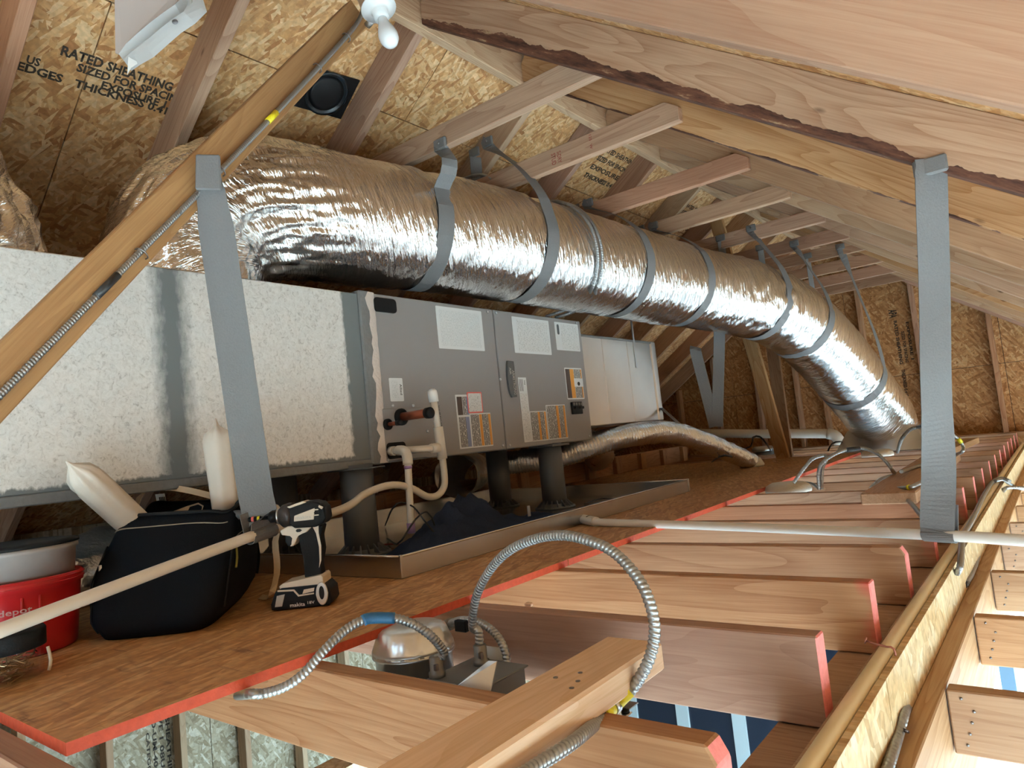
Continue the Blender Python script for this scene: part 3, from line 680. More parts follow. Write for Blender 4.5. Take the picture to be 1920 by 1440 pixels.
STRAPY = [1.93, 2.44, 3.13, 3.72, 4.43, 4.86, 5.52]
SI = [duct_index(y) for y in STRAPY]; SS = [dS[i] for i in SI]
Ltot = dS[-1]
def duct_r(s, a, p, t):
    r = DR
    for q in SS: r -= 0.010*math.exp(-((s-q)/0.035)**2)
    near = sum(math.exp(-((s-q)/0.09)**2) for q in SS)
    r += (0.0030+0.005*near)*mnoise.noise(Vector((s*34+a*1.6, a*2.6, 1.7))) + 0.0016*mnoise.noise(Vector((s*75+a*3.5, a*6.0, 8.8)))
    r += 0.006*mnoise.noise(Vector((s*3.0, math.cos(a)*1.5, math.sin(a)*1.5)))
    el = math.exp(-((s-0.36)/0.26)**2)                       # gathered folds of the first bend, tightest on its inside
    if el > 0.02:
        w1 = mnoise.noise(Vector((s*4.0, a*6.0+s*3.0, 4.2))); w2 = mnoise.noise(Vector((s*8.0, a*14.0-s*5.0, 9.2))); w3 = mnoise.noise(Vector((s*17.0, a*24.0+s*8, 6.6)))
        r += el*(0.020*(0.35-abs(w1)*1.6) + 0.012*(0.3-abs(w2)*1.5) + 0.006*w3)
    el2 = math.exp(-((s-(Ltot-2.0))/0.5)**2)
    r += el2*0.008*mnoise.noise(Vector((s*16.0, a*4.0, 2.2)))
    e3 = max(0.0, (s-(Ltot-0.30))/0.30)
    r += e3*0.014*mnoise.noise(Vector((s*5.0, a*6.0, 7.7))) - 0.03*e3*e3
    return r
def ring_tube(name, path, F, r0, rfun, mat, parent, seg):
    V = []; fs = []; S = [0.0]; m = len(path)
    for i in range(1, m): S.append(S[-1]+(path[i]-path[i-1]).length)
    for i in range(m):
        t, n, b = F[i]
        for k in range(seg):
            a = 2*math.pi*k/seg; V.append(path[i]+(n*math.cos(a)+b*math.sin(a))*rfun(S[i], a, path[i], t))
    for i in range(m-1):
        for k in range(seg): fs.append((i*seg+k, i*seg+(k+1) % seg, (i+1)*seg+(k+1) % seg, (i+1)*seg+k))
    c = path[m//2]; me = bpy.data.meshes.new(name); me.from_pydata([tuple(v-c) for v in V], [], fs)
    circ = 2*math.pi*r0; dat = []
    for i in range(m-1):
        for k in range(seg): dat += [S[i], k/seg*circ, S[i], (k+1)/seg*circ, S[i+1], (k+1)/seg*circ, S[i+1], k/seg*circ]
    me.uv_layers.new(name='UVMap').data.foreach_set('uv', dat); me.polygons.foreach_set('use_smooth', [True]*len(fs))
    return obj(name, me, mat, parent, c)
dr = thing('insulated_duct', 'big silver foil insulated duct running over the grey air handler and down to the floor', 'duct', DUCT[0])
ring_tube('foil_jacket', dpath, dF, DR, duct_r, FOIL, dr, 168)
lathe('duct_collar', [(0.20, 0.0), (0.20, 0.05), (0.16, 0.05), (0.16, 0.0)], TIN, dr, DUCT[0], seg=32)
SDATA = [('grey webbing strap round the duct nearest the bend, hung from the first collar tie', (-1.691,1.884,1.458), None),
         ('grey webbing strap round the duct beside the two armoured cables, tied to a left rafter', (-1.885,2.420,1.690), None),
         ('grey webbing strap round the duct, third from the bend, above the cabinet end', (-1.818,3.138,1.537), None),
         ('grey webbing strap round the duct, fourth from the bend', (-1.756,3.758,1.512), None),
         ('grey webbing strap round the duct where it begins to dip, fifth from the bend', (-1.407,4.428,1.524), None),
         ('grey webbing strap round the duct at its downward bend, sixth from the bend', (-1.318,5.028,1.500), None),
         ('grey webbing strap round the sloping lower part of the duct, last from the bend', (-1.132,5.518,1.508), None)]
for (lab, af, ab), i, y in zip(SDATA, SI, STRAPY):
    P = dpath[i]; T = dF[i][0]; H = Vector((0, 0, 1)); Nx = (H.cross(T)*-1).normalized(); Nx = Nx if Nx.x > 0 else -Nx; Nz = Nx.cross(T); Nz = Nz if Nz.z > 0 else -Nz
    rr = DR-0.004; af = Vector(af)
    ab = Vector((P.x-DR*0.75, y+0.0, af.z-0.01)) if ab is None else Vector(ab)
    f0 = 24
    arc = [P + (Nx*math.cos(math.radians(q)) + Nz*math.sin(math.radians(q)))*(rr+0.003) for q in range(f0, -221, -9)]
    pts = [af + Vector((0, 0, 0.035)), af, af*0.62+arc[0]*0.38 + Nx*(0.055 if y < 4.2 else 0.01), af*0.25+arc[0]*0.75 + Nx*(0.045 if y < 4.2 else 0.018)] + arc[::2] + [ab*0.5+arc[-1]*0.5-Nx*0.02, ab]
    wd = T.copy(); wd = wd if wd.y > 0 else -wd
    st = thing('duct_strap', lab, 'strap', tuple(af), 'straps holding the big duct')
    ribbon('webbing', pts, lambda u, wd=wd: Vector((1, 0.25, 0)).lerp(wd, min(1.0, u*9)), lambda u: 0.05+0.018*min(1, u*8), STRAP, st, 0.002, 0.025)
    box('folded_end', tuple(af+Vector((-0.03, -0.012, 0.0))), tuple(af+Vector((0.03, 0.002, 0.042))), STRAP, st, bevel=0.004)
    box('folded_end', tuple(ab+Vector((-0.03, -0.012, 0.0))), tuple(ab+Vector((0.03, 0.002, 0.042))), STRAP, st, bevel=0.004)
    lathe('screw_head', [(0.0, 0.0), (0.006, 0.001), (0.006, 0.003), (0.0, 0.004)], NAIL, st, af+Vector((0, -0.0125, 0.022)), Matrix.Rotation(math.pi/2, 3, 'X'), seg=8)
# floor boot under the duct
bt = thing('floor_boot', 'grey sheet metal boot under the lower end of the big duct', 'duct boot', (-1.1, 6.0, 0))
boot = bmesh.new()
B0 = [(-1.42, 5.70, 0.0), (-0.80, 5.70, 0.0), (-0.80, 6.36, 0.0), (-1.42, 6.36, 0.0)]; B1 = [(-1.34, 5.86, 0.17), (-0.86, 5.86, 0.17), (-0.86, 6.30, 0.17), (-1.34, 6.30, 0.17)]
va = [boot.verts.new(p) for p in B0]; vb = [boot.verts.new(p) for p in B1]
for i in range(4): boot.faces.new((va[i], va[(i+1) % 4], vb[(i+1) % 4], vb[i]))
boot.faces.new(va[::-1]); boot.faces.new(vb)
bm_obj('boot_box', boot, TIN, bt, bevel=0.004)
box('boot_flange', (-1.46, 5.66, 0.0005), (-0.76, 6.40, 0.006), MASTIC, bt)

# foil duct at the far left, rising from the return plenum
d2 = thing('insulated_duct', 'crinkled foil duct rising from the galvanised plenum at the left edge', 'duct', (-2.13, 0.50, 0.92))
p2 = spline([(-2.13, 0.50, 0.922), (-2.13, 0.495, 1.00), (-2.14, 0.45, 1.12), (-2.16, 0.34, 1.22), (-2.18, 0.10, 1.26), (-2.2, -0.3, 1.27)], 0.007)
ring_tube('foil_jacket', p2, frames(p2, (1, 0, 0)), 0.2, lambda s, a, p, t: 0.20 - 0.025*math.exp(-((s-0.17)/0.04)**2) + 0.028*(0.3-1.5*abs(mnoise.noise(Vector((s*7+a, a*2.6, 3.1))))) + 0.018*(0.3-1.5*abs(mnoise.noise(Vector((s*17-a*2, a*7, 8.1))))) + 0.006*mnoise.noise(Vector((s*40, a*16, 1.1))), FOIL, d2, 140)

# small ducts low behind and beside the cabinet
def small_duct(lab, pts, r, mat=FOILS, corr=0.06, pitch=0.05, amp=0.02, seg=40, step=0.010):
    o = thing('small_duct', lab, 'duct', pts[0], 'small flexible ducts')
    pp = spline(pts, step)
    ring_tube('foil_jacket', pp, frames(pp, (1, 0.2, 0)), r, lambda s, a, p, t: r*(1 + corr*math.sin(2*math.pi*s/pitch + 0.6*math.sin(a*2)) + amp*3*mnoise.noise(Vector((s*14, a*3, r*40)))), mat, o, seg)
    return o
s1 = small_duct('small silver flexible duct sloping from the bright metal box down to the deck', [(-2.36, 2.92, 0.24), (-2.12, 3.03, 0.25), (-1.92, 3.22, 0.305), (-1.80, 3.5, 0.322), (-1.77, 3.78, 0.298), (-1.745, 4.2, 0.20), (-1.72, 4.62, 0.085), (-1.71, 4.72, 0.055)], 0.060, FOILS, corr=0.045, pitch=0.017, amp=0.03, step=0.004)
lathe('duct_end', [(0.075, 0.0), (0.082, 0.012), (0.06, 0.06), (0.0, 0.06)], INSUL, s1, (-1.71, 4.74, 0.018), seg=20)
ribbon('hanging_strap', [(-2.0, 3.86, 0.62), (-1.93, 3.86, 0.50), (-1.79, 3.80, 0.38), (-1.735, 3.80, 0.31), (-1.79, 3.80, 0.245), (-1.86, 3.80, 0.30)], (0, 1, 0), 0.045, STRAP, s1)
small_duct('corrugated foil duct behind the two right-hand stand legs', [(-2.45, 2.60, 0.205), (-2.56, 2.78, 0.21), (-2.68, 2.98, 0.20), (-2.80, 3.2, 0.15), (-3.1, 3.5, 0.12)], 0.11, corr=0.035, pitch=0.045)
small_duct('foil duct bulging behind the left of the two right-hand legs', [(-2.62, 2.20, 0.34), (-2.72, 2.26, 0.27), (-2.84, 2.34, 0.25), (-3.0, 2.45, 0.22), (-3.2, 2.6, 0.18)], 0.10, FOILW, corr=0.02)
small_duct('thin foil duct lying behind the timber rim, right of the stand legs', [(-2.9, 3.95, 0.17), (-3.0, 4.3, 0.16), (-3.05, 4.7, 0.20), (-3.1, 5.1, 0.26), (-3.2, 5.5, 0.30)], 0.06, corr=0.04, pitch=0.03)
small_duct('dark foil duct hanging under the bright metal box', [(-2.2, 3.3, 0.32), (-2.3, 3.7, 0.27), (-2.5, 4.1, 0.20), (-2.8, 4.5, 0.16)], 0.085, FOILW)
# netted foil batts on the floor behind the tool bag
small_duct('crumpled foil duct with thread netting behind the tool bag, under the plenum', [(-2.22, 0.74, 0.10), (-2.2, 0.84, 0.12), (-2.2, 0.96, 0.13), (-2.25, 1.10, 0.12)], 0.095, FOILW, corr=0.0, amp=0.06)
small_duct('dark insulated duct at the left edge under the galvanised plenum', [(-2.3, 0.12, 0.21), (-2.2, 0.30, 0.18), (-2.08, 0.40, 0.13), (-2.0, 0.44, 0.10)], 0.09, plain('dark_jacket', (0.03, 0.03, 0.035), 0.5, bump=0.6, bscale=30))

# ================================================================ AIR HANDLER, PLENUMS, STAND, PAN
FX = -1.885
ah = thing('air_handler', 'grey sheet metal air handler cabinet on round plastic legs, with stickers on its front', 'air handler', (-2.15, 2.33, 0.32))
box('cabinet', (-2.43, 1.637, 0.318), (FX-0.004, 3.022, 0.928), CABINET, ah, bevel=0.004)
box('front_panel', (FX-0.004, 1.640, 0.320), (FX+0.006, 2.322, 0.926), CABINET, ah, bevel=0.003)
box('front_panel', (FX-0.004, 2.328, 0.320), (FX+0.006, 3.020, 0.926), CABINET, ah, bevel=0.003)
F1 = FX+0.006
ap = box('coil_access_plate', (F1-0.002, 1.642, 0.322), (F1+0.004, 1.846, 0.510), CABINET, ah, bevel=0.003)
def rrect(y0, y1, z0, z1, r, n=5):
    out = []
    for cy, cz, a0 in ((y1-r, z1-r, 0), (y0+r, z1-r, 90), (y0+r, z0+r, 180), (y1-r, z0+r, 270)):
        for k in range(n+1):
            a = math.radians(a0+90*k/n); out.append((cy+r*math.cos(a), cz+r*math.sin(a)))
    return out
RYZ = Matrix(((0, -1, 0), (1, 0, 0), (0, 0, 1)))     # local x -> +Y, local y -> -X, local z -> Z
def sticker(name, y0, y1, z0, z1, mat, parent, x=F1, t=0.0008, r=0.004):
    return prism(name, rrect(y0, y1, z0, z1, r, 3), 0.0, -t, RYZ, (x, 0, 0), mat, parent)
prism('knockout_plug', rrect(1.652, 1.757, 0.860, 0.912, 0.014), 0.001, -0.006, RYZ, (F1, 0, 0), BLACK, ah)
prism('drain_slot', rrect(1.652, 1.742, 0.330, 0.388, 0.014), 0.0, -0.0015, RYZ, (F1+0.004, 0, 0), BLACK, ah)
for y, z in ((1.665, 0.905), (2.285, 0.913), (2.345, 0.913), (2.985, 0.915), (2.30, 0.335), (2.345, 0.335), (2.99, 0.338), (1.70, 0.520), (1.80, 0.518), (1.862, 0.42), (2.327, 0.62), (1.655, 0.328)):
    lathe('screw', [(0.0, -0.001), (0.006, 0.0), (0.006, 0.003), (0.003, 0.005), (0.0, 0.005)], STEEL, ah, (F1, y, z), Matrix.Rotation(math.pi/2, 3, 'Y'), seg=10)
def lines(parent, spec, x=F1+0.001):
    for s, y, z, L, h in spec: text('small_lettering', s, (x, y, z), (0, 0, -1), (0, 1, 0), L, h, INK, parent)
big = sticker('sticker', 1.968, 2.244, 0.740, 0.911, LABELW, ah); sticker('print_block', 1.985, 2.225, 0.752, 0.898, FINEP, big, F1+0.0008, 0.0003)
st2 = sticker('sticker', 2.451, 2.737, 0.741, 0.907, LABELW, ah); sticker('print_block', 2.485, 2.722, 0.752, 0.895, FINEV, st2, F1+0.0008, 0.0003)
st3 = sticker('sticker', 2.786, 2.995, 0.768, 0.907, LABELW, ah); sticker('print_block', 2.835, 2.985, 0.775, 0.900, FINEV, st3, F1+0.0008, 0.0003)
prism('printed_logo', rrect(2.803, 2.822, 0.845, 0.896, 0.008), 0, -0.0003, RYZ, (F1+0.0008, 0, 0), BADGE, st3)
st4 = sticker('sticker', 1.693, 1.758, 0.535, 0.620, LABELW, ah); sticker('print_block', 1.703, 1.733, 0.545, 0.610, FINEP, st4, F1+0.0008, 0.0003)
lines(st4, (('Allied', 1.742, 0.598, 0.04, 0.010),), F1+0.0009)
st5 = sticker('sticker', 2.033, 2.110, 0.340, 0.556, LABELW, ah, r=0.002)
sticker('print_block', 2.040, 2.070, 0.474, 0.548, BROWNP, st5, F1+0.0008, 0.0003, 0.001); sticker('print_block', 2.071, 2.094, 0.474, 0.548, DENSE, st5, F1+0.0008, 0.0003, 0.001); sticker('print_block', 2.095, 2.107, 0.474, 0.548, BLUEP, st5, F1+0.0008, 0.0003, 0.001)
sticker('print_block', 2.040, 2.082, 0.346, 0.466, DENSE, st5, F1+0.0008, 0.0003, 0.001); sticker('print_block', 2.083, 2.104, 0.346, 0.466, BLUEP, st5, F1+0.0008, 0.0003, 0.001)
st6 = sticker('sticker', 2.102, 2.193, 0.480, 0.566, REDPR, ah, x=F1+0.0009); sticker('print_block', 2.107, 2.188, 0.485, 0.561, FINEV, st6, F1+0.0017, 0.0003)
st7 = sticker('sticker', 2.110, 2.238, 0.340, 0.479, LABELW, ah, r=0.002)
for a0, a1, m in ((2.114, 2.165, DENSE), (2.166, 2.182, ORANGE), (2.183, 2.222, DENSE), (2.223, 2.236, ORANGE)): sticker('print_block', a0, a1, 0.345, 0.474, m, st7, F1+0.0008, 0.0003, 0.001)
st8 = sticker('sticker', 2.453, 2.512, 0.340, 0.630, LABELW, ah, r=0.002); sticker('print_block', 2.460, 2.506, 0.348, 0.560, FINEV, st8, F1+0.0008, 0.0003, 0.001)
for k in range(3): sticker('print_line', 2.460+0.010*k, 2.463+0.010*k, 0.568, 0.622, INK, st8, F1+0.0008, 0.0003, 0.0005)
lines(st8, (('26J', 2.492, 0.618, 0.02, 0.010),), F1+0.0009)
st9 = sticker('sticker', 2.513, 2.638, 0.340, 0.476, LABELW, ah, r=0.002)
for a0, a1, m in ((2.516, 2.572, DENSE), (2.573, 2.588, ORANGE), (2.589, 2.622, DENSE), (2.623, 2.635, ORANGE)): sticker('print_block', a0, a1, 0.344, 0.472, m, st9, F1+0.0008, 0.0003, 0.001)
st10 = sticker('sticker', 2.641, 2.800, 0.340, 0.502, LABELW, ah, r=0.002)
for a0, a1, m in ((2.645, 2.722, DENSE), (2.723, 2.742, ORANGE), (2.743, 2.782, DENSE), (2.783, 2.797, ORANGE)): sticker('print_block', a0, a1, 0.344, 0.498, m, st10, F1+0.0008, 0.0003, 0.001)
st11 = sticker('sticker', 2.831, 2.984, 0.526, 0.682, LABELW, ah, r=0.004)
for a0, a1, m in ((2.836, 2.874, BROWNP), (2.875, 2.908, ORANGE), (2.909, 2.970, DENSE), (2.971, 2.980, ORANGE)): sticker('print_block', a0, a1, 0.532, 0.676, m, st11, F1+0.0008, 0.0003, 0.001)
sticker('print_block', 2.905, 2.985, 0.588, 0.630, LABELW, st11, F1+0.0012, 0.0003, 0.001)
prism('printed_emblem', [(2.944+0.012*math.cos(a*math.pi/8), 0.603+0.010*math.sin(a*math.pi/8)) for a in range(16)], 0, -0.0003, RYZ, (F1+0.0016, 0, 0), INK, st11)
br = box('breaker_switch', (F1, 2.852, 0.452), (F1+0.012, 2.940, 0.512), BLACK, ah, bevel=0.002)
for k in range(2): box('switch_lever', (F1+0.012, 2.860+0.042*k, 0.476), (F1+0.026, 2.892+0.042*k, 0.489), BLACKR, br, bevel=0.002)
for k in range(4): box('switch_terminal', (F1+0.012, 2.856+0.022*k, 0.494), (F1+0.016, 2.868+0.022*k, 0.508), DARKST, br)
# curved maker's badge
bp = [(2.424, 0.542), (2.424, 0.700), (2.380, 0.702)] + [(2.380-0.010*math.sin(math.pi*k/10), 0.702-0.160*k/10) for k in range(1, 10)] + [(2.388, 0.540)]
bd = prism('maker_badge', bp, 0.0, -0.010, RYZ, (F1, 0, 0), BADGE, ah, bevel=0.002)
text('badge_lettering', 'ARMSTRONG', (F1+0.0102, 2.402, 0.660), (0, 0, -1), (0, 1, 0), 0.108, 0.017, STEEL, bd)
text('badge_lettering', 'AIR', (F1+0.0102, 2.384, 0.672), (0, 0, -1), (0, 1, 0), 0.032, 0.013, STEEL, bd)
# copper line stubs with rubber grommets and caps
for y, z, rg, rt, L in ((1.731, 0.477, 0.031, 0.0155, 0.155), (1.664, 0.453, 0.020, 0.0075, 0.072)):
    RX = Matrix.Rotation(math.pi/2, 3, 'Y')
    lathe('grommet', [(rg, 0.0), (rg, 0.008), (rg*0.8, 0.012), (rt, 0.012)], BLACKR, ah, (F1+0.004, y, z), RX)
    lathe('copper_stub', [(rt, 0.0), (rt, L)], COPPER, ah, (F1+0.004, y, z), RX)
    lathe('stub_cap', [(rt*1.25, L-0.022), (rt*1.3, L-0.002), (rt*1.0, L+0.003), (0, L+0.003)], BLACK, ah, (F1+0.004, y, z), RX)
# foil tape down the left corner of the cabinet
bm = bmesh.new(); random.seed(3); zs = [0.320+0.608*k/26 for k in range(27)]; prev = None
for k, z in enumerate(zs):
    w0 = 1.622 + random.uniform(-0.006, 0.014); w1 = 1.657+random.uniform(-0.0012, 0.0012)
    cur = [bm.verts.new((F1+0.0048+random.uniform(0, 0.0008), w0-0.006, z)), bm.verts.new((F1+0.0054, 1.643, z)), bm.verts.new((F1+0.0008, w1, z))]
    if prev:
        for q in range(2): bm.faces.new((prev[q], prev[q+1], cur[q+1], cur[q]))
    prev = cur
bm_obj('foil_tape', bm, plain('crinkled_foil_tape', (0.84, 0.78, 0.76), 0.35, 0.45, bump=0.8, bscale=90), ah, smooth=True)

pl = thing('return_plenum', 'large galvanised sheet metal plenum left of the grey air handler, mastic along its edges', 'plenum', (-2.15, 0.85, 0.33))
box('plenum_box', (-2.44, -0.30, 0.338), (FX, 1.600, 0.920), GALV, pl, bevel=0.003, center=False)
box('mastic_collar', (-2.445, 1.585, 0.316), (F1+0.004, 1.640, 0.932), MASTIC, pl, bevel=0.006)
box('bottom_flange', (-2.42, -0.28, 0.312), (FX+0.004, 1.59, 0.339), MASTIC, pl, bevel=0.003)
ps = thing('supply_plenum', 'bright sheet metal box at the right end of the air handler', 'plenum', (-2.15, 3.45, 0.385))
for y0, y1 in ((3.023, 3.238), (3.240, 3.515), (3.517, 3.80)):
    box('sheet_panel', (-2.42, y0, 0.388), (-1.893, y1, 0.858), TIN, ps, bevel=0.004)
box('end_cap', (-2.425, 3.802, 0.384), (-1.888, 3.868, 0.866), TIN, ps, bevel=0.018, segs=3)
box('mastic_edge', (-2.42, 3.024, 0.850), (-1.889, 3.862, 0.864), MASTIC, ps, bevel=0.003)
box('suspension_strip', (-1.892, 3.588, 0.70), (-1.888, 3.606, 1.36), STEEL, ps)

# four round plastic risers
LEGS = [((-1.905, 1.535), 'front left', 'round dark grey riser leg under the air handler, left front, behind the white trap'),
        ((-1.925, 2.700), 'front right', 'round dark grey riser leg under the right front corner of the air handler'),
        ((-2.335, 2.800), 'back right', 'round dark grey riser leg behind the navy cloth, second from the right'),
        ((-2.30, 1.50), 'back left', 'round dark grey riser leg at the back left, partly behind the cordless driver')]
def make_leg(x, y, lab):
    r = thing('equipment_riser', lab, 'riser leg', (x, y, 0.021), 'riser legs under the air handler')
    lathe('riser_tube', [(0.058, 0.0), (0.0565, 0.30)], LEGM, r, (x, y, 0.0235), seg=32)
    lathe('riser_base', [(0.095, 0.0), (0.095, 0.008), (0.062, 0.010), (0.060, 0.022)], LEGM, r, (x, y, 0.0205), seg=32)
    for k in range(16):
        a = 2*math.pi*k/16; ux, uy = math.cos(a), math.sin(a); R3 = Matrix(((ux, -uy, 0), (uy, ux, 0), (0, 0, 1)))
        prism('base_rib', [(0.056, 0.0), (0.090, 0.0), (0.060, 0.030), (0.056, 0.030)], -0.002, 0.002, R3, (x, y, 0.0285), LEGM, r)
    box('riser_top', (x-0.07, y-0.07, 0.307), (x+0.07, y+0.07, 0.3115 if y < 1.6 else 0.3175), LEGM, r, bevel=0.002)
for (xy, _, lab) in LEGS: make_leg(xy[0], xy[1], lab)

pan = thing('drain_pan', 'shallow sheet metal drain pan on the deck under the air handler', 'drain pan', (-1.95, 2.2, 0.018))
PC = [Vector(p) for p in ((-1.415, 1.262, 0.0185), (-1.492, 3.235, 0.0185), (-2.60, 3.19, 0.0185), (-2.52, 1.218, 0.0185))]
slab('pan_floor', PC, 0.0015, (0, 0, 1), PANM, pan)
for i in range(4):
    a, b = PC[i], PC[(i+1) % 4]; d = (b-a).normalized(); nrm = Vector((-d.y, d.x, 0))
    hgt = 0.058 if i != 2 else 0.075
    o = slab('pan_wall', [a, b, b+Vector((0, 0, hgt)), a+Vector((0, 0, hgt))], 0.0018, nrm, PANM, pan)
    tube('rolled_rim', [a+Vector((0, 0, hgt)), (a+b)/2+Vector((0, 0, hgt)), b+Vector((0, 0, hgt))], 0.0032, PANM, pan, seg=6, step=0.5)
for a in PC: box('corner_fold', (a.x-0.006, a.y-0.004, a.z), (a.x+0.004, a.y+0.006, a.z+0.062), PANM, pan, bevel=0.002)

# ================================================================ BRACE, LAMP, LEFT STRAP
BA = Vector((-1.6575, 1.49, 1.80)); BB = Vector((-1.41, 0.06, 0.138))
bd_ = (BB-BA).normalized()
brace = props(board('diagonal_brace', BA, BB, (0, -0.75, 0.66), 0.038, 0.089, GOLD), 'dark golden diagonal brace crossing the upper left, carrying an armoured cable', 'brace')
bup = Vector((0, -0.75, 0.66)); bup = (bup - bd_*bup.dot(bd_)).normalized(); bnx = bd_.cross(bup); bnx = bnx if bnx.x > 0 else -bnx
def on_brace(t, v, lift): return BA + bd_*t + bup*v + bnx*(0.019+lift)
cb = thing('armoured_cable', 'armoured cable stapled along the diagonal brace from the bulb downwards', 'cable', tuple(on_brace(0.1, -0.02, 0.01)))
cable('cable_sheath', [on_brace(-0.02, 0.02, 0.03), on_brace(0.06, -0.012, 0.014), on_brace(0.25, -0.020, 0.009), on_brace(0.6, -0.022, 0.008), on_brace(1.0, -0.020, 0.008), on_brace(1.45, -0.014, 0.008), on_brace(2.2, -0.008, 0.008)], 0.0068, cb, pitch=0.0066)
for t in (0.16, 0.38, 0.95, 1.28):
    tube('cable_staple', [on_brace(t, -0.034, -0.004), on_brace(t, -0.034, 0.010), on_brace(t, -0.021, 0.0175), on_brace(t, -0.008, 0.010), on_brace(t, -0.008, -0.004)], 0.0017, NAIL, cb, seg=6, step=0.01)
tube('yellow_tag', [on_brace(0.655, -0.022, 0.008), on_brace(0.705, -0.022, 0.008)], 0.0085, YELLOW, cb, raw=True)
tube('tape_wrap', [on_brace(1.36, -0.0155, 0.008), on_brace(1.43, -0.0142, 0.008)], 0.0082, TAPEB, cb, raw=True)

AX = Vector((0.25, 0.50, -0.83)).normalized(); LR = frame(Vector((0, 1, 0)), AX)      # local z = down-right, out of the lampholder
LB = Vector((-1.460,1.403,1.693))
lampR = Matrix((LR.col[0], LR.col[1], LR.col[2])).transposed()
lamp = thing('bulb_holder', 'bare white bulb in white holder on a steel box atop the brace', 'light fixture', tuple(LB))
def oct_prof(r): return [(r*math.cos(math.radians(22.5+45*k)), r*math.sin(math.radians(22.5+45*k))) for k in range(8)]
lathe('steel_box', [(0.050, -0.040), (0.052, -0.038), (0.052, 0.0), (0.046, 0.002)], STEEL, lamp, LB, lampR, seg=8, smooth=False)
lathe('holder_plate', [(0.050, 0.002), (0.054, 0.004), (0.054, 0.008), (0.030, 0.014), (0.024, 0.020), (0.0225, 0.046), (0.0, 0.046)], plain('white_porcelain', (0.82, 0.83, 0.85), 0.25), lamp, LB, lampR, seg=28)
lathe('bulb', [(0.0135, 0.044), (0.015, 0.055), (0.018, 0.068), (0.026, 0.092), (0.030, 0.112), (0.0285, 0.128), (0.020, 0.143), (0.009, 0.149), (0.0, 0.150)], BULB, lamp, LB, lampR, seg=28)
tube('cable_connector', [LB+lampR @ Vector((0.03, -0.052, -0.02)), LB+lampR @ Vector((0.03, -0.085, -0.02))], 0.011, STEEL, lamp, raw=True)
for k in range(3): lathe('box_screw', [(0, 0), (0.005, 0.001), (0.004, 0.004), (0, 0.004)], NAIL, lamp, LB+lampR @ Vector((0.053*math.cos(2+k*0.5), 0.053*math.sin(2+k*0.5), -0.02)), Matrix.Rotation(math.pi/2, 3, 'Y'), seg=8)

# long strap from the brace down to the drain pipe
PIPE_L = [Vector((-1.353,0.317,0.123)), Vector((-1.355,0.365,0.132)), Vector((-1.443,0.656,0.164)), Vector((-1.492,0.832,0.183)), Vector((-1.520,0.930,0.192)), Vector((-1.721,1.320,0.199))]
ls = thing('hanging_strap', 'long grey webbing strap hanging from the golden brace and looped under the white drain pipe', 'strap', tuple(on_brace(1.04, 0, 0)))
S0 = Vector((-1.489,0.840,1.028)); S1 = Vector((-1.520,0.930,0.192)); sd = Vector((0.70, 0.71, 0))
pd = (PIPE_L[4]-PIPE_L[3]).normalized(); toc = (CAM-S1); toc = (toc - pd*toc.dot(pd)).normalized(); pu = pd.cross(toc); pu = pu if pu.z > 0 else -pu
loop = [S1 + toc*0.0165*math.cos(a) + pu*0.0165*math.sin(a) for a in (0.9, 0.4, -0.2, -0.8, -1.4, -2.0, -2.6, -3.2, -3.8)]
ribbon('webbing', [S0+Vector((0, 0, 0.05)), S0, S0.lerp(S1, 0.03), S0.lerp(S1, 0.08), S0.lerp(S1, 0.5), S0.lerp(S1, 0.9), S0.lerp(S1, 0.965)+toc*0.012] + loop + [S0.lerp(S1, 0.93)-toc*0.02],
       lambda u: sd if u < 0.72 else pd, lambda u: 0.048+0.032*min(1, u*7) if u < 0.25 else 0.08, STRAP, ls, 0.002, 0.015)
prism('folded_top', [(-0.030, -0.05), (0.028, -0.055), (0.030, 0.030), (-0.024, 0.034)], -0.004, 0.004, frame(sd, (0, 0, 1)), S0+Vector((0.012, -0.008, 0.02)), STRAP, ls, bevel=0.003)

# white sheet of paper / envelope tucked up at the roof, upper left
pa = thing('hanging_paper', 'torn white paper envelope hanging from the roof, upper left', 'paper', (-1.764,0.895,1.724))
slab('back_sheet', [(-1.855,0.818,1.780), (-1.848,0.804,1.481), (-1.834,0.816,1.471), (-1.737,0.872,1.541), (-1.685,0.927,1.638), (-1.699,0.942,1.760)], 0.003, (0.7, -0.7, 0), plain('shaded_paper', (0.52, 0.45, 0.43), 0.8), pa)  # shade on the back sheet is put into its darker paper colour
bm = bmesh.new(); rows = []
edgeL = [(222, 101), (236, 82), (258, 62), (282, 42), (306, 23), (328, 8), (341, -4), (346, -30), (346, -90)]
edgeR = [(246, 133), (262, 122), (288, 107), (318, 80), (340, 62), (366, 44), (388, 22), (381, 0), (372, -90)]
dmid = [0.0, 0.012, 0.025, 0.035, 0.04, 0.035, 0.02, 0.01, 0.0]
EOF_ = None
L3 = [Vector(p) for p in ((-1.823,0.800,1.467), (-1.794,0.807,1.485), (-1.757,0.822,1.504), (-1.723,0.840,1.525), (-1.693,0.861,1.547), (-1.671,0.882,1.568), (-1.673,0.903,1.597), (-1.681,0.917,1.646), (-1.688,0.926,1.746))]
R3_ = [Vector(p) for p in ((-1.803,0.821,1.419), (-1.773,0.830,1.426), (-1.733,0.848,1.437), (-1.695,0.874,1.470), (-1.668,0.892,1.492), (-1.637,0.915,1.513), (-1.618,0.939,1.547), (-1.630,0.938,1.585), (-1.641,0.940,1.727))]
nv = Vector((0.75, -0.65, 0.1)).normalized()
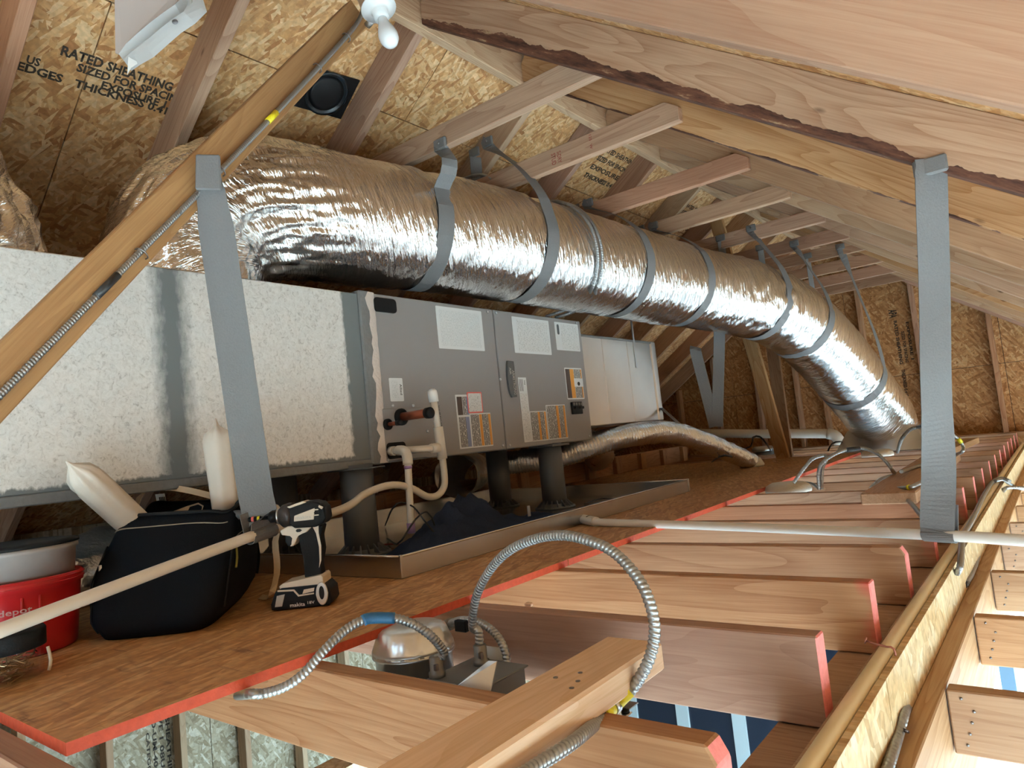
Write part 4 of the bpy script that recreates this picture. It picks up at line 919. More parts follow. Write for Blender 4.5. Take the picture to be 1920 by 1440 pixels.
for a, b, q in zip(L3, R3_, dmid):
    rows.append([bm.verts.new(a.lerp(b, t) + nv*(-q*math.sin(math.pi*min(1, t*2.2)) if t < 0.45 else 0.006*math.sin(math.pi*t))) for t in (0, 0.15, 0.3, 0.45, 0.6, 0.8, 1)])
for r0, r1 in zip(rows, rows[1:]):
    for i in range(6): bm.faces.new((r0[i], r0[i+1], r1[i+1], r1[i]))
bmesh.ops.solidify(bm, geom=bm.faces[:], thickness=0.002)
fs_ = bm_obj('front_sheet', bm, WHITE, pa, smooth=False)
lathe('printed_mark', [(0, 0), (0.0075, 0.0), (0.0075, 0.0006), (0, 0.0006)], plain('grey_mark', (0.2, 0.2, 0.22), 0.7), pa, Vector((-1.662,0.874,1.512)), frame((0.65, 0.75, 0), (0.75, -0.65, 0.1)), seg=14)
slab('torn_scrap', [(-1.794,0.812,1.449), (-1.781,0.821,1.453), (-1.777,0.826,1.429), (-1.792,0.816,1.420), (-1.802,0.810,1.404)], 0.002, nv, WHITE, pa)

# black roof vent
vt = thing('roof_vent', 'black square plastic roof vent let into the left slope', 'vent', (-2.128,1.717,1.805))
V4 = [Vector(p) for p in ((-2.066,1.606,1.846), (-2.046,1.827,1.860), (-2.193,1.835,1.757), (-2.208,1.606,1.747))]
vn = Vector((-0.7, 0, 1)).normalized(); vc = sum(V4, Vector())/4
VR = frame((0, 1, 0), vn)
slab('vent_flange', V4, 0.006, -vn, BLACK, vt)
lathe('vent_throat', [(0.092, -0.002), (0.092, -0.010), (0.082, -0.010), (0.074, 0.0)], plain('vent_throat_black', (0.016, 0.022, 0.028), 0.25), vt, vc - vn*0.004, VR, seg=32)
lathe('vent_dome', [(0.074, 0.0), (0.060, -0.004), (0.0, -0.005)], plain('vent_dark', (0.003, 0.003, 0.005), 0.6), vt, vc - vn*0.0062, VR, seg=28)

# lettering on the roof sheathing
for s, p0, p1, h in (('RATED SHEATHING 24', (-2.300,0.833,1.688), (-2.299,1.230,1.689), 0.034), ('SIZED FOR SPACING', (-2.329,0.887,1.668), (-2.326,1.237,1.670), 0.030), ('EXPOSURE 1', (-2.356,0.969,1.649), (-2.348,1.180,1.655), 0.030), ('EDGES   THICKNESS 0.418', (-2.374,0.736,1.636), (-2.370,1.220,1.640), 0.030), ('US', (-2.350,0.755,1.654), (-2.347,0.791,1.656), 0.028)):
    a, b = Vector(p0), Vector(p1); text('printed_lettering', s, a, (0, 1, 0), (1, 0, 0.7), (b-a).y, h, INKB, ceiling, 0.0)
for k, s in enumerate(('RATED SHEATHING', 'SIZED FOR SPACING', 'EXPOSURE 1', 'THICKNESS 0.418')):
    a = Vector((-1.895,3.503,1.972)) + Vector((-0.050, 0, -0.035))*k; text('printed_lettering', s, a, (0, 1, 0), (1, 0, 0.7), 0.36, 0.032, INKB, ceiling, 0.0)
    a = Vector((-1.965,4.776,1.923)) + Vector((-0.045, 0, -0.0315))*k; text('printed_lettering', s, a, (0, 1, 0), (1, 0, 0.7), 0.36, 0.03, INKB, ceiling, 0.0)

# long loose brace from the ridge to the deck, and the post beside it
DG = Vector((-1.608,5.097,0.040)); DT = Vector((-1.755, DG.y-0.35, 1.86))
props(board('leaning_brace', DT, DG + (DG-DT).normalized()*0.0, (1, 0, 0), 0.038, 0.089, PINE, clips=[((0, 0, 0.0185), (0, 0, -1))]), 'pale brace leaning from the ridge down to the deck, passing behind the big duct', 'brace')
PP = Vector((-1.647,5.447,0.019))
props(board('upright_post', (PP.x-0.08, PP.y+0.12, 0.0185), (PP.x-0.08, PP.y+0.12, 1.46), (1, 0, 0), 0.038, 0.089, PINE), 'upright timber post standing on the deck just right of the leaning brace', 'post')
for i, (px, lab) in enumerate(((0, 'grey strap hanging in the dark behind the bright metal box, left of the pair'), (1, 'grey strap hanging in the dark behind the bright metal box, right of the pair'))):
    a = (Vector((-1.768,4.174,0.788)), Vector((-1.639,4.265,0.880)))[i]; b = (Vector((-1.737,4.248,0.315)), Vector((-1.724,4.259,0.314)))[i]
    props(ribbon('hanging_strap', [a+Vector((0, 0, 0.03)), a, a.lerp(b, 0.5), b], (0.75, 0.62, 0), 0.072, STRAP), lab, 'strap', 'straps in the dark corner')

# timber rim with nailed blocks behind the pan
rm = thing('timber_rim', 'low timber rim with short nailed blocks along the back of the deck', 'timber rim', (-2.83, 3.6, 0.0185))
board('rim_board', (-2.83, 1.15, 0.0865), (-2.83, 6.08, 0.0865), (0, 0, 1), 0.038, 0.135, FIR, rm)
for k in range(13):
    y = 1.155+0.406*k; board('nailed_block', (-2.792, y, 0.0190), (-2.792, y, 0.150), (0, 1, 0), 0.036, 0.086, (PALE, FIR)[k % 2], rm)
    for dz in (0.05, 0.115): lathe('nail_head', [(0, 0), (0.003, 0), (0.003, 0.001), (0, 0.001)], NAIL, rm, (-2.7738, y+0.01*(1 if dz > 0.1 else -1), dz), Matrix.Rotation(math.pi/2, 3, 'Y'), seg=6)

# ================================================================ PIPES
PR = 0.0122
dp = thing('drain_pipe', 'white drain pipe with a capped clean-out and trap, sloping left across the tool bag', 'pipe', (-1.78, 1.82, 0.3))
tube('pipe_run', PIPE_L + [(-1.782, 1.46, 0.228), (-1.782, 1.53, 0.243), (-1.782, 1.60, 0.243), (-1.782, 1.67, 0.222), (-1.782, 1.735, 0.188), (-1.782, 1.79, 0.186), (-1.782, 1.826, 0.215), (-1.782, 1.832, 0.26), (-1.782, 1.83, 0.32)], PR, PVC, dp, seg=20, step=0.012)
tube('pipe_tee', [(-1.782, 1.830, 0.312), (-1.782, 1.822, 0.428)], 0.0178, PVC, dp, seg=24, raw=True)
tube('tee_branch', [(-1.786, 1.78, 0.353), (-1.782, 1.815, 0.354)], 0.0172, PVC, dp, seg=20, raw=True)
tube('clean_out_pipe', [(-1.782, 1.823, 0.40), (-1.782, 1.811, 0.545)], PR, PVC, dp, seg=20, raw=True)
lathe('pipe_cap', [(0.0178, 0.0), (0.0180, 0.03), (0.0165, 0.040), (0.010, 0.047), (0.0, 0.049)], PVCB, dp, (-1.782, 1.8125, 0.520), frame((1, 0, 0), (0, -0.08, 1)), seg=24)
tube('stub_pipe', [(-1.868, 1.712, 0.358), (-1.82, 1.722, 0.356), (-1.795, 1.742, 0.355), (-1.786, 1.79, 0.354)], PR, PVC, dp, seg=18, step=0.008)
text('pipe_lettering', 'SCH 40 PVC 3/4 IN', (-1.7678, 1.817, 0.505), (0, 0.08, -1), (0, 1, 0), 0.09, 0.007, INK, dp)
d3 = thing('overflow_pipe', 'short white overflow pipe with purple primer, dropping from the cabinet into the pan', 'pipe', (-1.78, 1.65, 0.35))
tube('pipe_run', [(-1.872, 1.668, 0.358), (-1.815, 1.662, 0.357), (-1.786, 1.658, 0.350), (-1.777, 1.655, 0.325), (-1.777, 1.652, 0.26), (-1.777, 1.643, 0.075)], PR, PVC, d3, seg=20, step=0.008)
tube('pipe_elbow', [(-1.830, 1.664, 0.3575), (-1.800, 1.660, 0.355), (-1.783, 1.657, 0.343), (-1.7775, 1.6555, 0.322), (-1.777, 1.6545, 0.306)], 0.0176, PVC, d3, seg=22, step=0.006)
lathe('primer_ring', [(0.0138, 0), (0.0138, 0.010)], PRIMER, d3, (-1.777, 1.6535, 0.292), seg=20)
lathe('primer_ring', [(0.0140, 0), (0.0140, 0.034)], PRIMER, d3, (-1.777, 1.6435, 0.076), seg=20)
tube('pipe_hub', [(-1.873, 1.668, 0.358), (-1.850, 1.666, 0.3578)], 0.0165, PVC, d3, raw=True, seg=20)
RP = [Vector((-1.490,2.236,0.034)), Vector((-1.347,2.134,0.034)), Vector((-0.980,2.122,0.022)), Vector((-0.636,2.077,0.015)), Vector((-0.278,1.981,0.015)), Vector((-0.109,1.919,0.014))]
RP.append(RP[-1]+(RP[-1]-RP[-2])*1.6)
rp = thing('white_pipe', 'white pipe running right from the pan across the joists, slung in a grey strap', 'pipe', tuple(RP[0]))
tube('pipe_run', RP, 0.0134, PVCB, rp, seg=22, step=0.04)
tube('pipe_elbow', [RP[0]+Vector((-0.045, 0.06, 0.0)), RP[0]+Vector((-0.02, 0.01, 0.0)), RP[0].lerp(RP[1], 0.3), RP[0].lerp(RP[1], 0.95)], 0.0175, PVC, rp, seg=22, step=0.01)
tube('pipe_lettering', [RP[0].lerp(RP[1], 0.55), RP[0].lerp(RP[1], 0.60)], 0.0182, INK, rp, raw=True)
tube('tape_ring', [RP[1].lerp(RP[2], 0.40), RP[1].lerp(RP[2], 0.46)], 0.0141, STEEL, rp, raw=True)
tube('primer_ring', [RP[1].lerp(RP[2], 0.20), RP[1].lerp(RP[2], 0.215)], 0.0138, PRIMER, rp, raw=True)
# right strap
q = RP[4]; rd = (RP[5]-RP[4]).normalized(); tc_ = (CAM-q); tc_ = (tc_ - rd*tc_.dot(rd)).normalized(); ru = rd.cross(tc_); ru = ru if ru.z > 0 else -ru
T0 = Vector((-0.166,1.826,0.853))
rs = thing('hanging_strap', 'wide grey webbing strap hanging from the dark-barked rafter down to the white pipe, right side', 'strap', tuple(T0))
arcR = [q + tc_*0.0160*math.cos(a) + ru*0.0160*math.sin(a) for a in (0.7, 0.2, -0.4, -1.0, -1.6, -2.2, -2.8, -3.4, -3.9)]
ribbon('webbing', [T0+Vector((0, 0, 0.035)), T0+Vector((0, 0, 0.005)), T0.lerp(q, 0.06), T0.lerp(q, 0.3)+Vector((0, 0.008, 0)), T0.lerp(q, 0.55)+Vector((0, -0.006, 0)), T0.lerp(q, 0.8)+Vector((0, 0.005, 0)), T0.lerp(q, 0.94)+tc_*0.01] + arcR + [T0.lerp(q, 0.9)-tc_*0.012],
       lambda u: Vector((0.80, 0.60, 0)).lerp(rd, max(0, min(1, (u-0.5)*3))), lambda u: 0.064 if u < 0.02 else 0.073, STRAP, rs, 0.002, 0.012)
box('folded_end', tuple(T0+Vector((-0.034, -0.009, -0.004))), tuple(T0+Vector((0.034, 0.004, 0.036))), STRAP, rs, bevel=0.004)
# far pipe at the gable foot
fp = thing('vent_pipe', 'white pipe lying along the foot of the far gable wall, elbow at its right end', 'pipe', (-3.0, 7.2, 0.2))
FP = [Vector((-3.149,7.100,0.250)), Vector((-2.466,7.100,0.184)), Vector((-1.816,7.100,0.127)), Vector((-1.752,7.100,0.106)), Vector((-1.715,7.100,0.063)), Vector((-1.711,7.100,0.017))]
tube('pipe_run', FP, 0.045, PVC, fp, seg=20, step=0.03)
tube('pipe_elbow', [Vector((-1.797,7.100,0.126)), Vector((-1.742,7.100,0.106)), Vector((-1.710,7.100,0.062)), Vector((-1.707,7.100,0.011))], 0.053, PVC, fp, seg=20, step=0.02)
# cream pipe beside the rim board, held by bent nails
cp = thing('cream_pipe', 'long cream plastic pipe lying beside the strand-board rim, below the pink joist ends', 'pipe', (-0.315, 1.5, -0.096))
tube('pipe_run', [(-0.3125, 0.3, -0.1035), (-0.3125, 1.4, -0.1035), (-0.3145, 3.0, -0.1035), (-0.316, 5.0, -0.1035), (-0.316, 7.3, -0.1035)], 0.0135, CPVC, cp, seg=18, step=0.1)
for y in (1.395, 2.62):
    tube('bent_nail', [(-0.292, y, -0.115), (-0.293, y, -0.088), (-0.305, y+0.002, -0.086), (-0.325, y+0.004, -0.083), (-0.338, y+0.006, -0.080)], 0.0019, COPN, cp, seg=7, step=0.008)
    lathe('nail_head', [(0, 0), (0.006, 0.0005), (0.006, 0.002), (0, 0.003)], COPN, cp, (-0.338, y+0.006, -0.0795), frame((0, 1, 0), (-0.9, 0, 0.3)), seg=10)

# ================================================================ THINGS ON THE DECK
ZD = 0.0185
# --- tool bag
tb = thing('tool_bag', 'black canvas tool bag slumped on the deck, white pipe sloping across its front', 'tool bag', (-1.72, 0.84, ZD))
fA, fB, fC, fD = Vector((-1.630, 0.560, 0)), Vector((-1.412, 0.738, 0)), Vector((-1.795, 1.080, 0)), Vector((-2.010, 0.905, 0))
ux = (fB-fA).normalized(); uy = (fC-fB).normalized(); cen = (fA+fB+fC+fD)/4
hw = (fB-fA).length/2; hl = (fC-fB).length/2
bm = bmesh.new(); NB = 40; NH = 14; ringsb = []
def bag_pt(a, h):
    e = 0.34
    cx = math.copysign(abs(math.cos(a))**e, math.cos(a)); cy = math.copysign(abs(math.sin(a))**e, math.sin(a))
    bulge = 1.0 + 0.10*math.sin(math.pi*min(1, h*1.15)) - 0.16*max(0, 0.12-h)/0.12
    lean = 0.26*h**1.0
    yy = cy*hl*bulge
    yy = yy + lean*(1-(cy+1)/2)*0.98
    p = cen + ux*cx*hw*(bulge+0.05*h) + uy*yy
    z = ZD + 0.001 + 0.248*h + (0.014*h*math.sin(a*1.0+0.6)) + 0.012*h*h*math.sin(3*a+1)
    w = 0.010*mnoise.noise(Vector((p.x*9, p.y*9, z*9))) + 0.005*mnoise.noise(Vector((p.x*25, p.y*25, z*18)))
    d = (ux*cx*hl + uy*cy*hw).normalized(); return Vector((p.x, p.y, z)) + d*w*(1 if h > 0.02 else 0.2)
for j in range(NH+1):
    ringsb.append([bm.verts.new(bag_pt(2*math.pi*k/NB, j/NH)) for k in range(NB)])
for j in range(NH):
    for k in range(NB): bm.faces.new((ringsb[j][k], ringsb[j][(k+1) % NB], ringsb[j+1][(k+1) % NB], ringsb[j+1][k]))
bm.faces.new(ringsb[0][::-1])
inner = []                                     # the open mouth falls inward
for k in range(NB):
    p = ringsb[-1][k].co; c0 = Vector((cen.x-0.05, cen.y+0.06, p.z)); inner.append(bm.verts.new(p.lerp(c0, 0.12)+Vector((0, 0, -0.015))))
inner2 = [bm.verts.new(v.co.lerp(Vector((cen.x-0.05, cen.y+0.06, v.co.z)), 0.05)+Vector((0, 0, -0.12))) for v in inner]
for k in range(NB):
    bm.faces.new((ringsb[-1][k], ringsb[-1][(k+1) % NB], inner[(k+1) % NB], inner[k])); bm.faces.new((inner[k], inner[(k+1) % NB], inner2[(k+1) % NB], inner2[k]))
bm.faces.new(inner2)
bm_obj('bag_body', bm, CANVAS, tb, smooth=True)
def bag_tube(name, pts, r, mat): return tube(name, [bag_pt(a, h) + (bag_pt(a, h)-Vector((cen.x, cen.y, bag_pt(a, h).z))).normalized()*0.002 for a, h in pts], r, mat, tb, seg=6, step=0.02)
TRIM = plain('tan_stitching', (0.36, 0.30, 0.22), 0.7)
bag_tube('stitched_seam', [(-2.4+0.12*k, 0.88) for k in range(14)], 0.0016, TRIM)
bag_tube('rim_binding', [(2*math.pi*k/28, 0.985) for k in range(29)], 0.005, BLACKR)
bag_tube('pocket_piping', [(-0.55, 0.62), (-0.58, 0.45), (-0.55, 0.3), (-0.45, 0.15)], 0.002, BLACKR)
bag_tube('pocket_seam', [(-0.60+0.1*k, 0.66+0.005*k) for k in range(7)], 0.0013, TRIM)
bag_tube('corner_piping', [(-2.35, 0.06+0.1*k) for k in range(8)], 0.0024, BLACKR)
bp_ = bag_pt(-0.30, 0.86); lathe('bag_badge', [(0, 0), (0.017, 0.0), (0.017, 0.003), (0, 0.004)], plain('badge_rubber', (0.10, 0.11, 0.13), 0.5), tb, bp_, frame((0.62, 0.55, 0.05), (0.75, -0.5, 0.2)) @ Matrix.Diagonal((1.35, 0.7, 1.0)), seg=20)
tube('zip_pull', [bag_pt(-0.25, 0.60)+Vector((0.006, -0.004, 0)), bag_pt(-0.22, 0.50)+Vector((0.008, -0.004, 0)), bag_pt(-0.22, 0.42)+Vector((0.007, -0.004, 0))], 0.0028, plain('olive_cord', (0.30, 0.30, 0.08), 0.6), tb, seg=6)
box('white_tab', tuple(bag_pt(-2.2, 0.58)+Vector((-0.003, -0.003, -0.006))), tuple(bag_pt(-2.2, 0.58)+Vector((0.003, 0.002, 0.008))), LABELW, tb)
ribbon('side_buckle_strap', [Vector((-1.815,1.085,0.159)), Vector((-1.805,1.086,0.107)), Vector((-1.807,1.077,0.058))], (0.8, 0.6, 0), 0.018, BLACKR, tb)
# tan webbing sling trailing from the bag
tan = thing('tan_strap', 'tan webbing strap trailing from the tool bag past the driver to the deck', 'strap', (-1.900,0.876,0.306))
ribbon('webbing', [(-1.943,0.838,0.228), (-1.955,0.836,0.277), (-1.951,0.860,0.314), (-1.918,0.899,0.319), (-1.849,0.929,0.305), (-1.760,0.976,0.274), (-1.683,1.012,0.254), (-1.630,1.029,0.248), (-1.605,1.038,0.228), (-1.592,1.026,0.196), (-1.579,1.002,0.160), (-1.573,0.999,0.115), (-1.569,0.993,0.080), (-1.546,0.964,0.046), (-1.598,0.986,0.024), (-1.645,0.991,0.023)],
       lambda u: (0.75, 0.55, 0.35), 0.016, TAN, tan, 0.002, 0.02)
ribbon('webbing_loop', [(-1.953,0.843,0.227), (-1.941,0.877,0.236), (-1.925,0.927,0.243), (-1.895,0.974,0.257), (-1.870,0.970,0.240), (-1.870,0.945,0.229)], (0.2, 0.2, 1), 0.022, TAN, tan, 0.002, 0.02)
# two film-wrapped tubes standing in the bag
def wrapped(lab, base, top, r, tip):
    o = thing('wrapped_tube', lab, 'wrapped tube', base); b, t = Vector(base), Vector(top); ax = (t-b); L = ax.length; R3 = frame(ax.orthogonal(), ax)
    lathe('film_sleeve', [(r*0.96, 0.0), (r, 0.02), (r, L*0.80), (r*0.95, L*0.88), (r*0.80, L*0.95), (r*0.45, L*1.0), (r*0.16, L*1.0+0.012), (r*0.06, L*1.0+0.012+tip), (0.0, L+0.014+tip)], FILM, o, b, R3, seg=30,
          rmod=lambda a, z: 1+0.035*math.sin(3*a+z*20)+0.03*math.sin(7*a-z*35)+(0.10*math.sin(9*a) if z > L*0.86 else 0))
    return o
wrapped('fat milky film-wrapped tube leaning left out of the tool bag', (-1.833,0.827,0.185), (-1.761,0.625,0.387), 0.0365, 0.012)
wrapped('upright milky film-wrapped tube behind the long grey strap, right of the leaning one', (-1.718,0.961,0.241), (-1.770,0.974,0.459), 0.039, 0.018)
tag = thing('barcode_tag', 'white barcode tag behind the tool bag, between the two film-wrapped tubes', 'tag', (-2.055,0.949,0.277))
slab('tag_card', [(-2.065,0.938,0.301), (-2.044,0.955,0.301), (-2.042,0.961,0.258), (-2.064,0.944,0.256)], 0.0012, (0.8, -0.55, 0.1), LABELW, tag)
for k in range(4): slab('barcode_bar', [(-2.056,0.944,0.292), (-2.054,0.946,0.292), (-2.054,0.948,0.271), (-2.056,0.946,0.271)], 0.0008, (0.8, -0.55, 0.1), INK, tag).location += Vector((0.0022, 0.0018, 0))*k*1.6
# --- red bucket
bk = thing('red_bucket', 'red plastic bucket on the deck at the left edge, left of the tool bag', 'bucket', (-1.765, 0.50, ZD))
BC = (-1.765, 0.500, ZD+0.0005)
lathe('bucket_body', [(0.108, 0.0), (0.112, 0.004), (0.120, 0.10), (0.122, 0.128), (0.127, 0.130), (0.127, 0.150), (0.123, 0.152), (0.119, 0.148), (0.110, 0.01), (0.0, 0.01)], REDPL, bk, BC, seg=48)
for z in (0.136, 0.144): lathe('bucket_ring', [(0.1255, z), (0.1295, z+0.001), (0.1295, z+0.003), (0.1255, z+0.004)], REDPL, bk, BC, seg=48)
a0 = math.atan2(-0.45, 0.9)
tube('embossed_rib', [Vector(BC)+Vector((0.1215*math.cos(a0+q), 0.1215*math.sin(a0+q), z)) for q, z in ((0.55, 0.12), (0.55, 0.075), (0.50, 0.05), (0.42, 0.045), (0.34, 0.05), (0.30, 0.075), (0.30, 0.12))], 0.0022, REDPL, bk, seg=6)
lathe('inner_pail', [(0.112, 0.148), (0.116, 0.20), (0.121, 0.202), (0.121, 0.212), (0.114, 0.212), (0.110, 0.15)], GREYPL, bk, BC, seg=44)
lathe('pail_lid', [(0.118, 0.212), (0.123, 0.213), (0.123, 0.219), (0.10, 0.222), (0.0, 0.222)], BLACKR, bk, BC, seg=44)
text('bucket_lettering', 'depot', Vector(BC)+Vector((0.121, -0.06, 0.088)), (0.25, 0.97, 0), (0, 0, 1), 0.055, 0.016, plain('faded_white_print', (0.55, 0.35, 0.33), 0.6), bk)
# --- jar of screws
jr = thing('screw_jar', 'clear plastic tub of screws with a black lid, in front of the red bucket', 'jar', (-1.525, 0.412, ZD))
JC = (-1.525, 0.412, ZD+0.0005)
CLEAR = thin_glass('clear_plastic_tub')
lathe('jar_wall', [(0.058, 0.0), (0.062, 0.004), (0.062, 0.052), (0.060, 0.056)], CLEAR, jr, JC, seg=40)
lathe('jar_lid', [(0.061, 0.050), (0.067, 0.052), (0.067, 0.080), (0.064, 0.084), (0.0, 0.084)], BLACKR, jr, JC, seg=40)
tube('jar_clip', [Vector(JC)+Vector((0.035, 0.060, 0.045)), Vector(JC)+Vector((0.038, 0.063, 0.02)), Vector(JC)+Vector((0.036, 0.060, 0.0035))], 0.003, CREAMP, jr, seg=8)
random.seed(11); bm = bmesh.new()
for k in range(150):
    a = random.uniform(0, 6.283); rr = 0.052*math.sqrt(random.random()); z = random.uniform(0.004, 0.040); th = random.uniform(0, 6.283); ph = random.uniform(-0.4, 0.4)
    d = Vector((math.cos(th)*math.cos(ph), math.sin(th)*math.cos(ph), math.sin(ph))); c = Vector((JC[0]+rr*math.cos(a), JC[1]+rr*math.sin(a), JC[2]+z))
    if (c+d*0.014-Vector((JC[0], JC[1], c.z))).length > 0.056 or (c-d*0.014-Vector((JC[0], JC[1], c.z))).length > 0.056: continue
    M = Matrix.Translation(c) @ frame(d.orthogonal(), d).to_4x4()
    bmesh.ops.create_cone(bm, segments=5, radius1=0.0012, radius2=0.0012, depth=0.028, matrix=M); bmesh.ops.create_cone(bm, segments=7, radius1=0.0034, radius2=0.0034, depth=0.0015, matrix=M @ Matrix.Translation((0, 0, 0.014)))
props(bm_obj('loose_screws', bm, plain('brassy_screws', (0.55, 0.33, 0.17), 0.35, 0.8, var=0.4, bscale=90), jr), kind='stuff')

# --- cordless impact driver
fD_ = Vector((-0.782, -0.623, 0)); DRV = Matrix((fD_, Vector((0, 0, 1)).cross(fD_), Vector((0, 0, 1)))).transposed()
DO = Vector((-1.437, 0.978, ZD+0.0005))
dv = thing('impact_driver', 'black and cream cordless impact driver standing on its battery, bit pointing left', 'driver', tuple(DO))
def dpr(name, poly, t0, t1, mat, bevel=0.004, segs=2): return prism(name, poly, t0, t1, DRV, DO, mat, dv, bevel=bevel, segs=segs)
def dlathe(name, prof, z, mat, seg=24):
    R3 = Matrix((DRV.col[1], DRV.col[2], DRV.col[0])).transposed(); return lathe(name, prof, mat, dv, DO + Vector((0, 0, z)), R3, seg=seg)
HEADZ = 0.2085
dpr('motor_housing', [(-0.072, 0.196), (-0.070, 0.220), (-0.060, 0.233), (-0.040, 0.239), (-0.002, 0.237), (0.012, 0.226), (0.014, 0.190), (0.002, 0.180), (-0.045, 0.178), (-0.064, 0.184)], -0.031, 0.031, BLACKR, 0.010, 3)
dlathe('hammer_case', [(0.030, 0.010), (0.030, 0.020), (0.026, 0.036), (0.019, 0.043), (0.016, 0.046), (0.0, 0.046)], HEADZ, plain('hammer_case_grey', (0.055, 0.045, 0.042), 0.4, 0.5))
dlathe('case_ring', [(0.0165, 0.044), (0.018, 0.045), (0.018, 0.048), (0.0165, 0.049)], HEADZ, STEEL)
dlathe('bit_collar', [(0.0125, 0.046), (0.0125, 0.066), (0.009, 0.069), (0.0, 0.069)], HEADZ, BLACK)
db = dlathe('driver_bit', [(0.0042, 0.066), (0.0042, 0.088), (0.0060, 0.089), (0.0060, 0.116), (0.0045, 0.118), (0.0, 0.118)], HEADZ, BLACK, 12)
for x, m in ((0.0905, YELLOW), (0.104, REDPR)):
    R3 = Matrix((DRV.col[1], DRV.col[2], DRV.col[0])).transposed(); lathe('colour_band', [(0.0062, x), (0.0062, x+0.006)], m, db, DO+Vector((0, 0, HEADZ)), R3, seg=12)
dpr('side_plate', [(-0.044, 0.196), (-0.048, 0.222), (0.000, 0.209), (0.002, 0.196)], 0.0295, 0.0335, CREAMP, 0.001, 1)
dpr('top_plate', [(-0.030, 0.2365), (-0.022, 0.2405), (0.016, 0.231), (0.010, 0.227)], -0.012, 0.0325, CREAMP, 0.001, 1)
for k in range(4): dpr('vent_slot', [(-0.056, 0.198+0.0062*k), (-0.056, 0.2005+0.0062*k), (-0.046, 0.2005+0.0062*k), (-0.046, 0.198+0.0062*k)], 0.0305, 0.0338, CREAMP if k % 2 else BLACK, 0, 1)
dpr('rear_mark', [(-0.068, 0.222), (-0.058, 0.228), (-0.056, 0.223), (-0.064, 0.217)], 0.024, 0.0325, CREAMP, 0.001, 1)
dpr('handle_grip', [(0.006, 0.182), (-0.003, 0.150), (-0.008, 0.115), (-0.008, 0.062), (-0.050, 0.062), (-0.047, 0.095), (-0.046, 0.125), (-0.052, 0.155), (-0.062, 0.182)], -0.018, 0.018, BLACKR, 0.008, 3)
dpr('grip_trim', [(-0.050, 0.182), (-0.036, 0.182), (-0.046, 0.160), (-0.0505, 0.130), (-0.0505, 0.100), (-0.0475, 0.086), (-0.0535, 0.100), (-0.0555, 0.135), (-0.0515, 0.160), (-0.038, 0.178)][:1] + [(-0.034, 0.184), (-0.043, 0.163), (-0.0475, 0.132), (-0.0465, 0.100), (-0.044, 0.084), (-0.0500, 0.100), (-0.0525, 0.134), (-0.0490, 0.163)], 0.0165, 0.0195, CREAMP, 0, 1)
dpr('trigger_frame', [(0.040, 0.177), (0.036, 0.166), (0.016, 0.165), (0.010, 0.158), (0.013, 0.146), (0.020, 0.139), (0.012, 0.139), (0.004, 0.150), (0.000, 0.163), (-0.022, 0.168), (-0.040, 0.184), (0.020, 0.186)], -0.0175, 0.0205, CREAMP, 0.002, 1)
dlm = dpr('maker_dot', [(-0.012, 0.1735), (-0.007, 0.177), (0.000, 0.177), (0.003, 0.1735), (0.000, 0.170), (-0.007, 0.170)], 0.0195, 0.0212, BLACK, 0, 1)
dpr('trigger', [(0.031, 0.167), (0.032, 0.150), (0.026, 0.138), (0.014, 0.140), (0.006, 0.152), (0.008, 0.166)], -0.010, 0.012, BLACK, 0.003, 2)
dpr('base_plate', [(0.044, 0.046), (0.046, 0.054), (0.036, 0.060), (0.006, 0.063), (-0.052, 0.070), (-0.056, 0.064), (-0.056, 0.046)], -0.034, 0.036, CREAMP, 0.004, 2)
bt_ = dpr('battery', [(0.066, 0.002), (0.066, 0.016), (0.054, 0.044), (0.040, 0.050), (-0.058, 0.050), (-0.070, 0.036), (-0.072, 0.010), (-0.066, 0.001)], -0.038, 0.040, BLACK, 0.006, 2)
prism('battery_trim', [(0.048, 0.043), (0.012, 0.041), (0.002, 0.028), (-0.034, 0.030), (-0.034, 0.033), (0.000, 0.0315), (0.010, 0.0445), (0.048, 0.0465)], 0.0395, 0.0412, DRV, DO, CREAMP, bt_)
prism('battery_window', [(-0.008, 0.033), (-0.012, 0.042), (-0.036, 0.044), (-0.034, 0.036)], 0.0395, 0.0412, DRV, DO, CREAMP, bt_)
prism('release_latch', [(0.056, 0.010), (0.050, 0.034), (0.032, 0.036), (0.040, 0.010)], 0.0385, 0.0420, DRV, DO, plain('latch_grey', (0.50, 0.48, 0.45), 0.5), bt_)
oval = [(-0.053+0.0135*math.cos(k*math.pi/10), 0.030+0.026*math.sin(k*math.pi/10)) for k in range(20)]; oval2 = [(-0.053+0.0060*math.cos(k*math.pi/10), 0.032+0.015*math.sin(k*math.pi/10)) for k in range(20)]
prism('belt_clip', oval, 0.040, 0.0455, DRV, DO, plain('pale_metal', (0.62, 0.56, 0.50), 0.4, 0.4), dv, bevel=0.0015)
prism('clip_hole', oval2, 0.0450, 0.0460, DRV, DO, BLACK, dv)
text('maker_lettering', 'makita', DO + fD_*0.022 + DRV.col[1]*0.0402 + Vector((0, 0, 0.006)), -fD_, (0, 0, 1), 0.034, 0.0085, LABELW, bt_)
text('maker_lettering', '18V', DO + fD_*-0.018 + DRV.col[1]*0.0402 + Vector((0, 0, 0.009)), -fD_, (0, 0, 1), 0.016, 0.0065, LABELW, bt_)
text('maker_lettering', 'makita', DO + fD_*-0.003 + DRV.col[1]*0.0337 + Vector((0, 0, 0.200)), -fD_, (0, 0, 1), 0.036, 0.0075, plain('silver_print', (0.55, 0.50, 0.44), 0.4), dv)

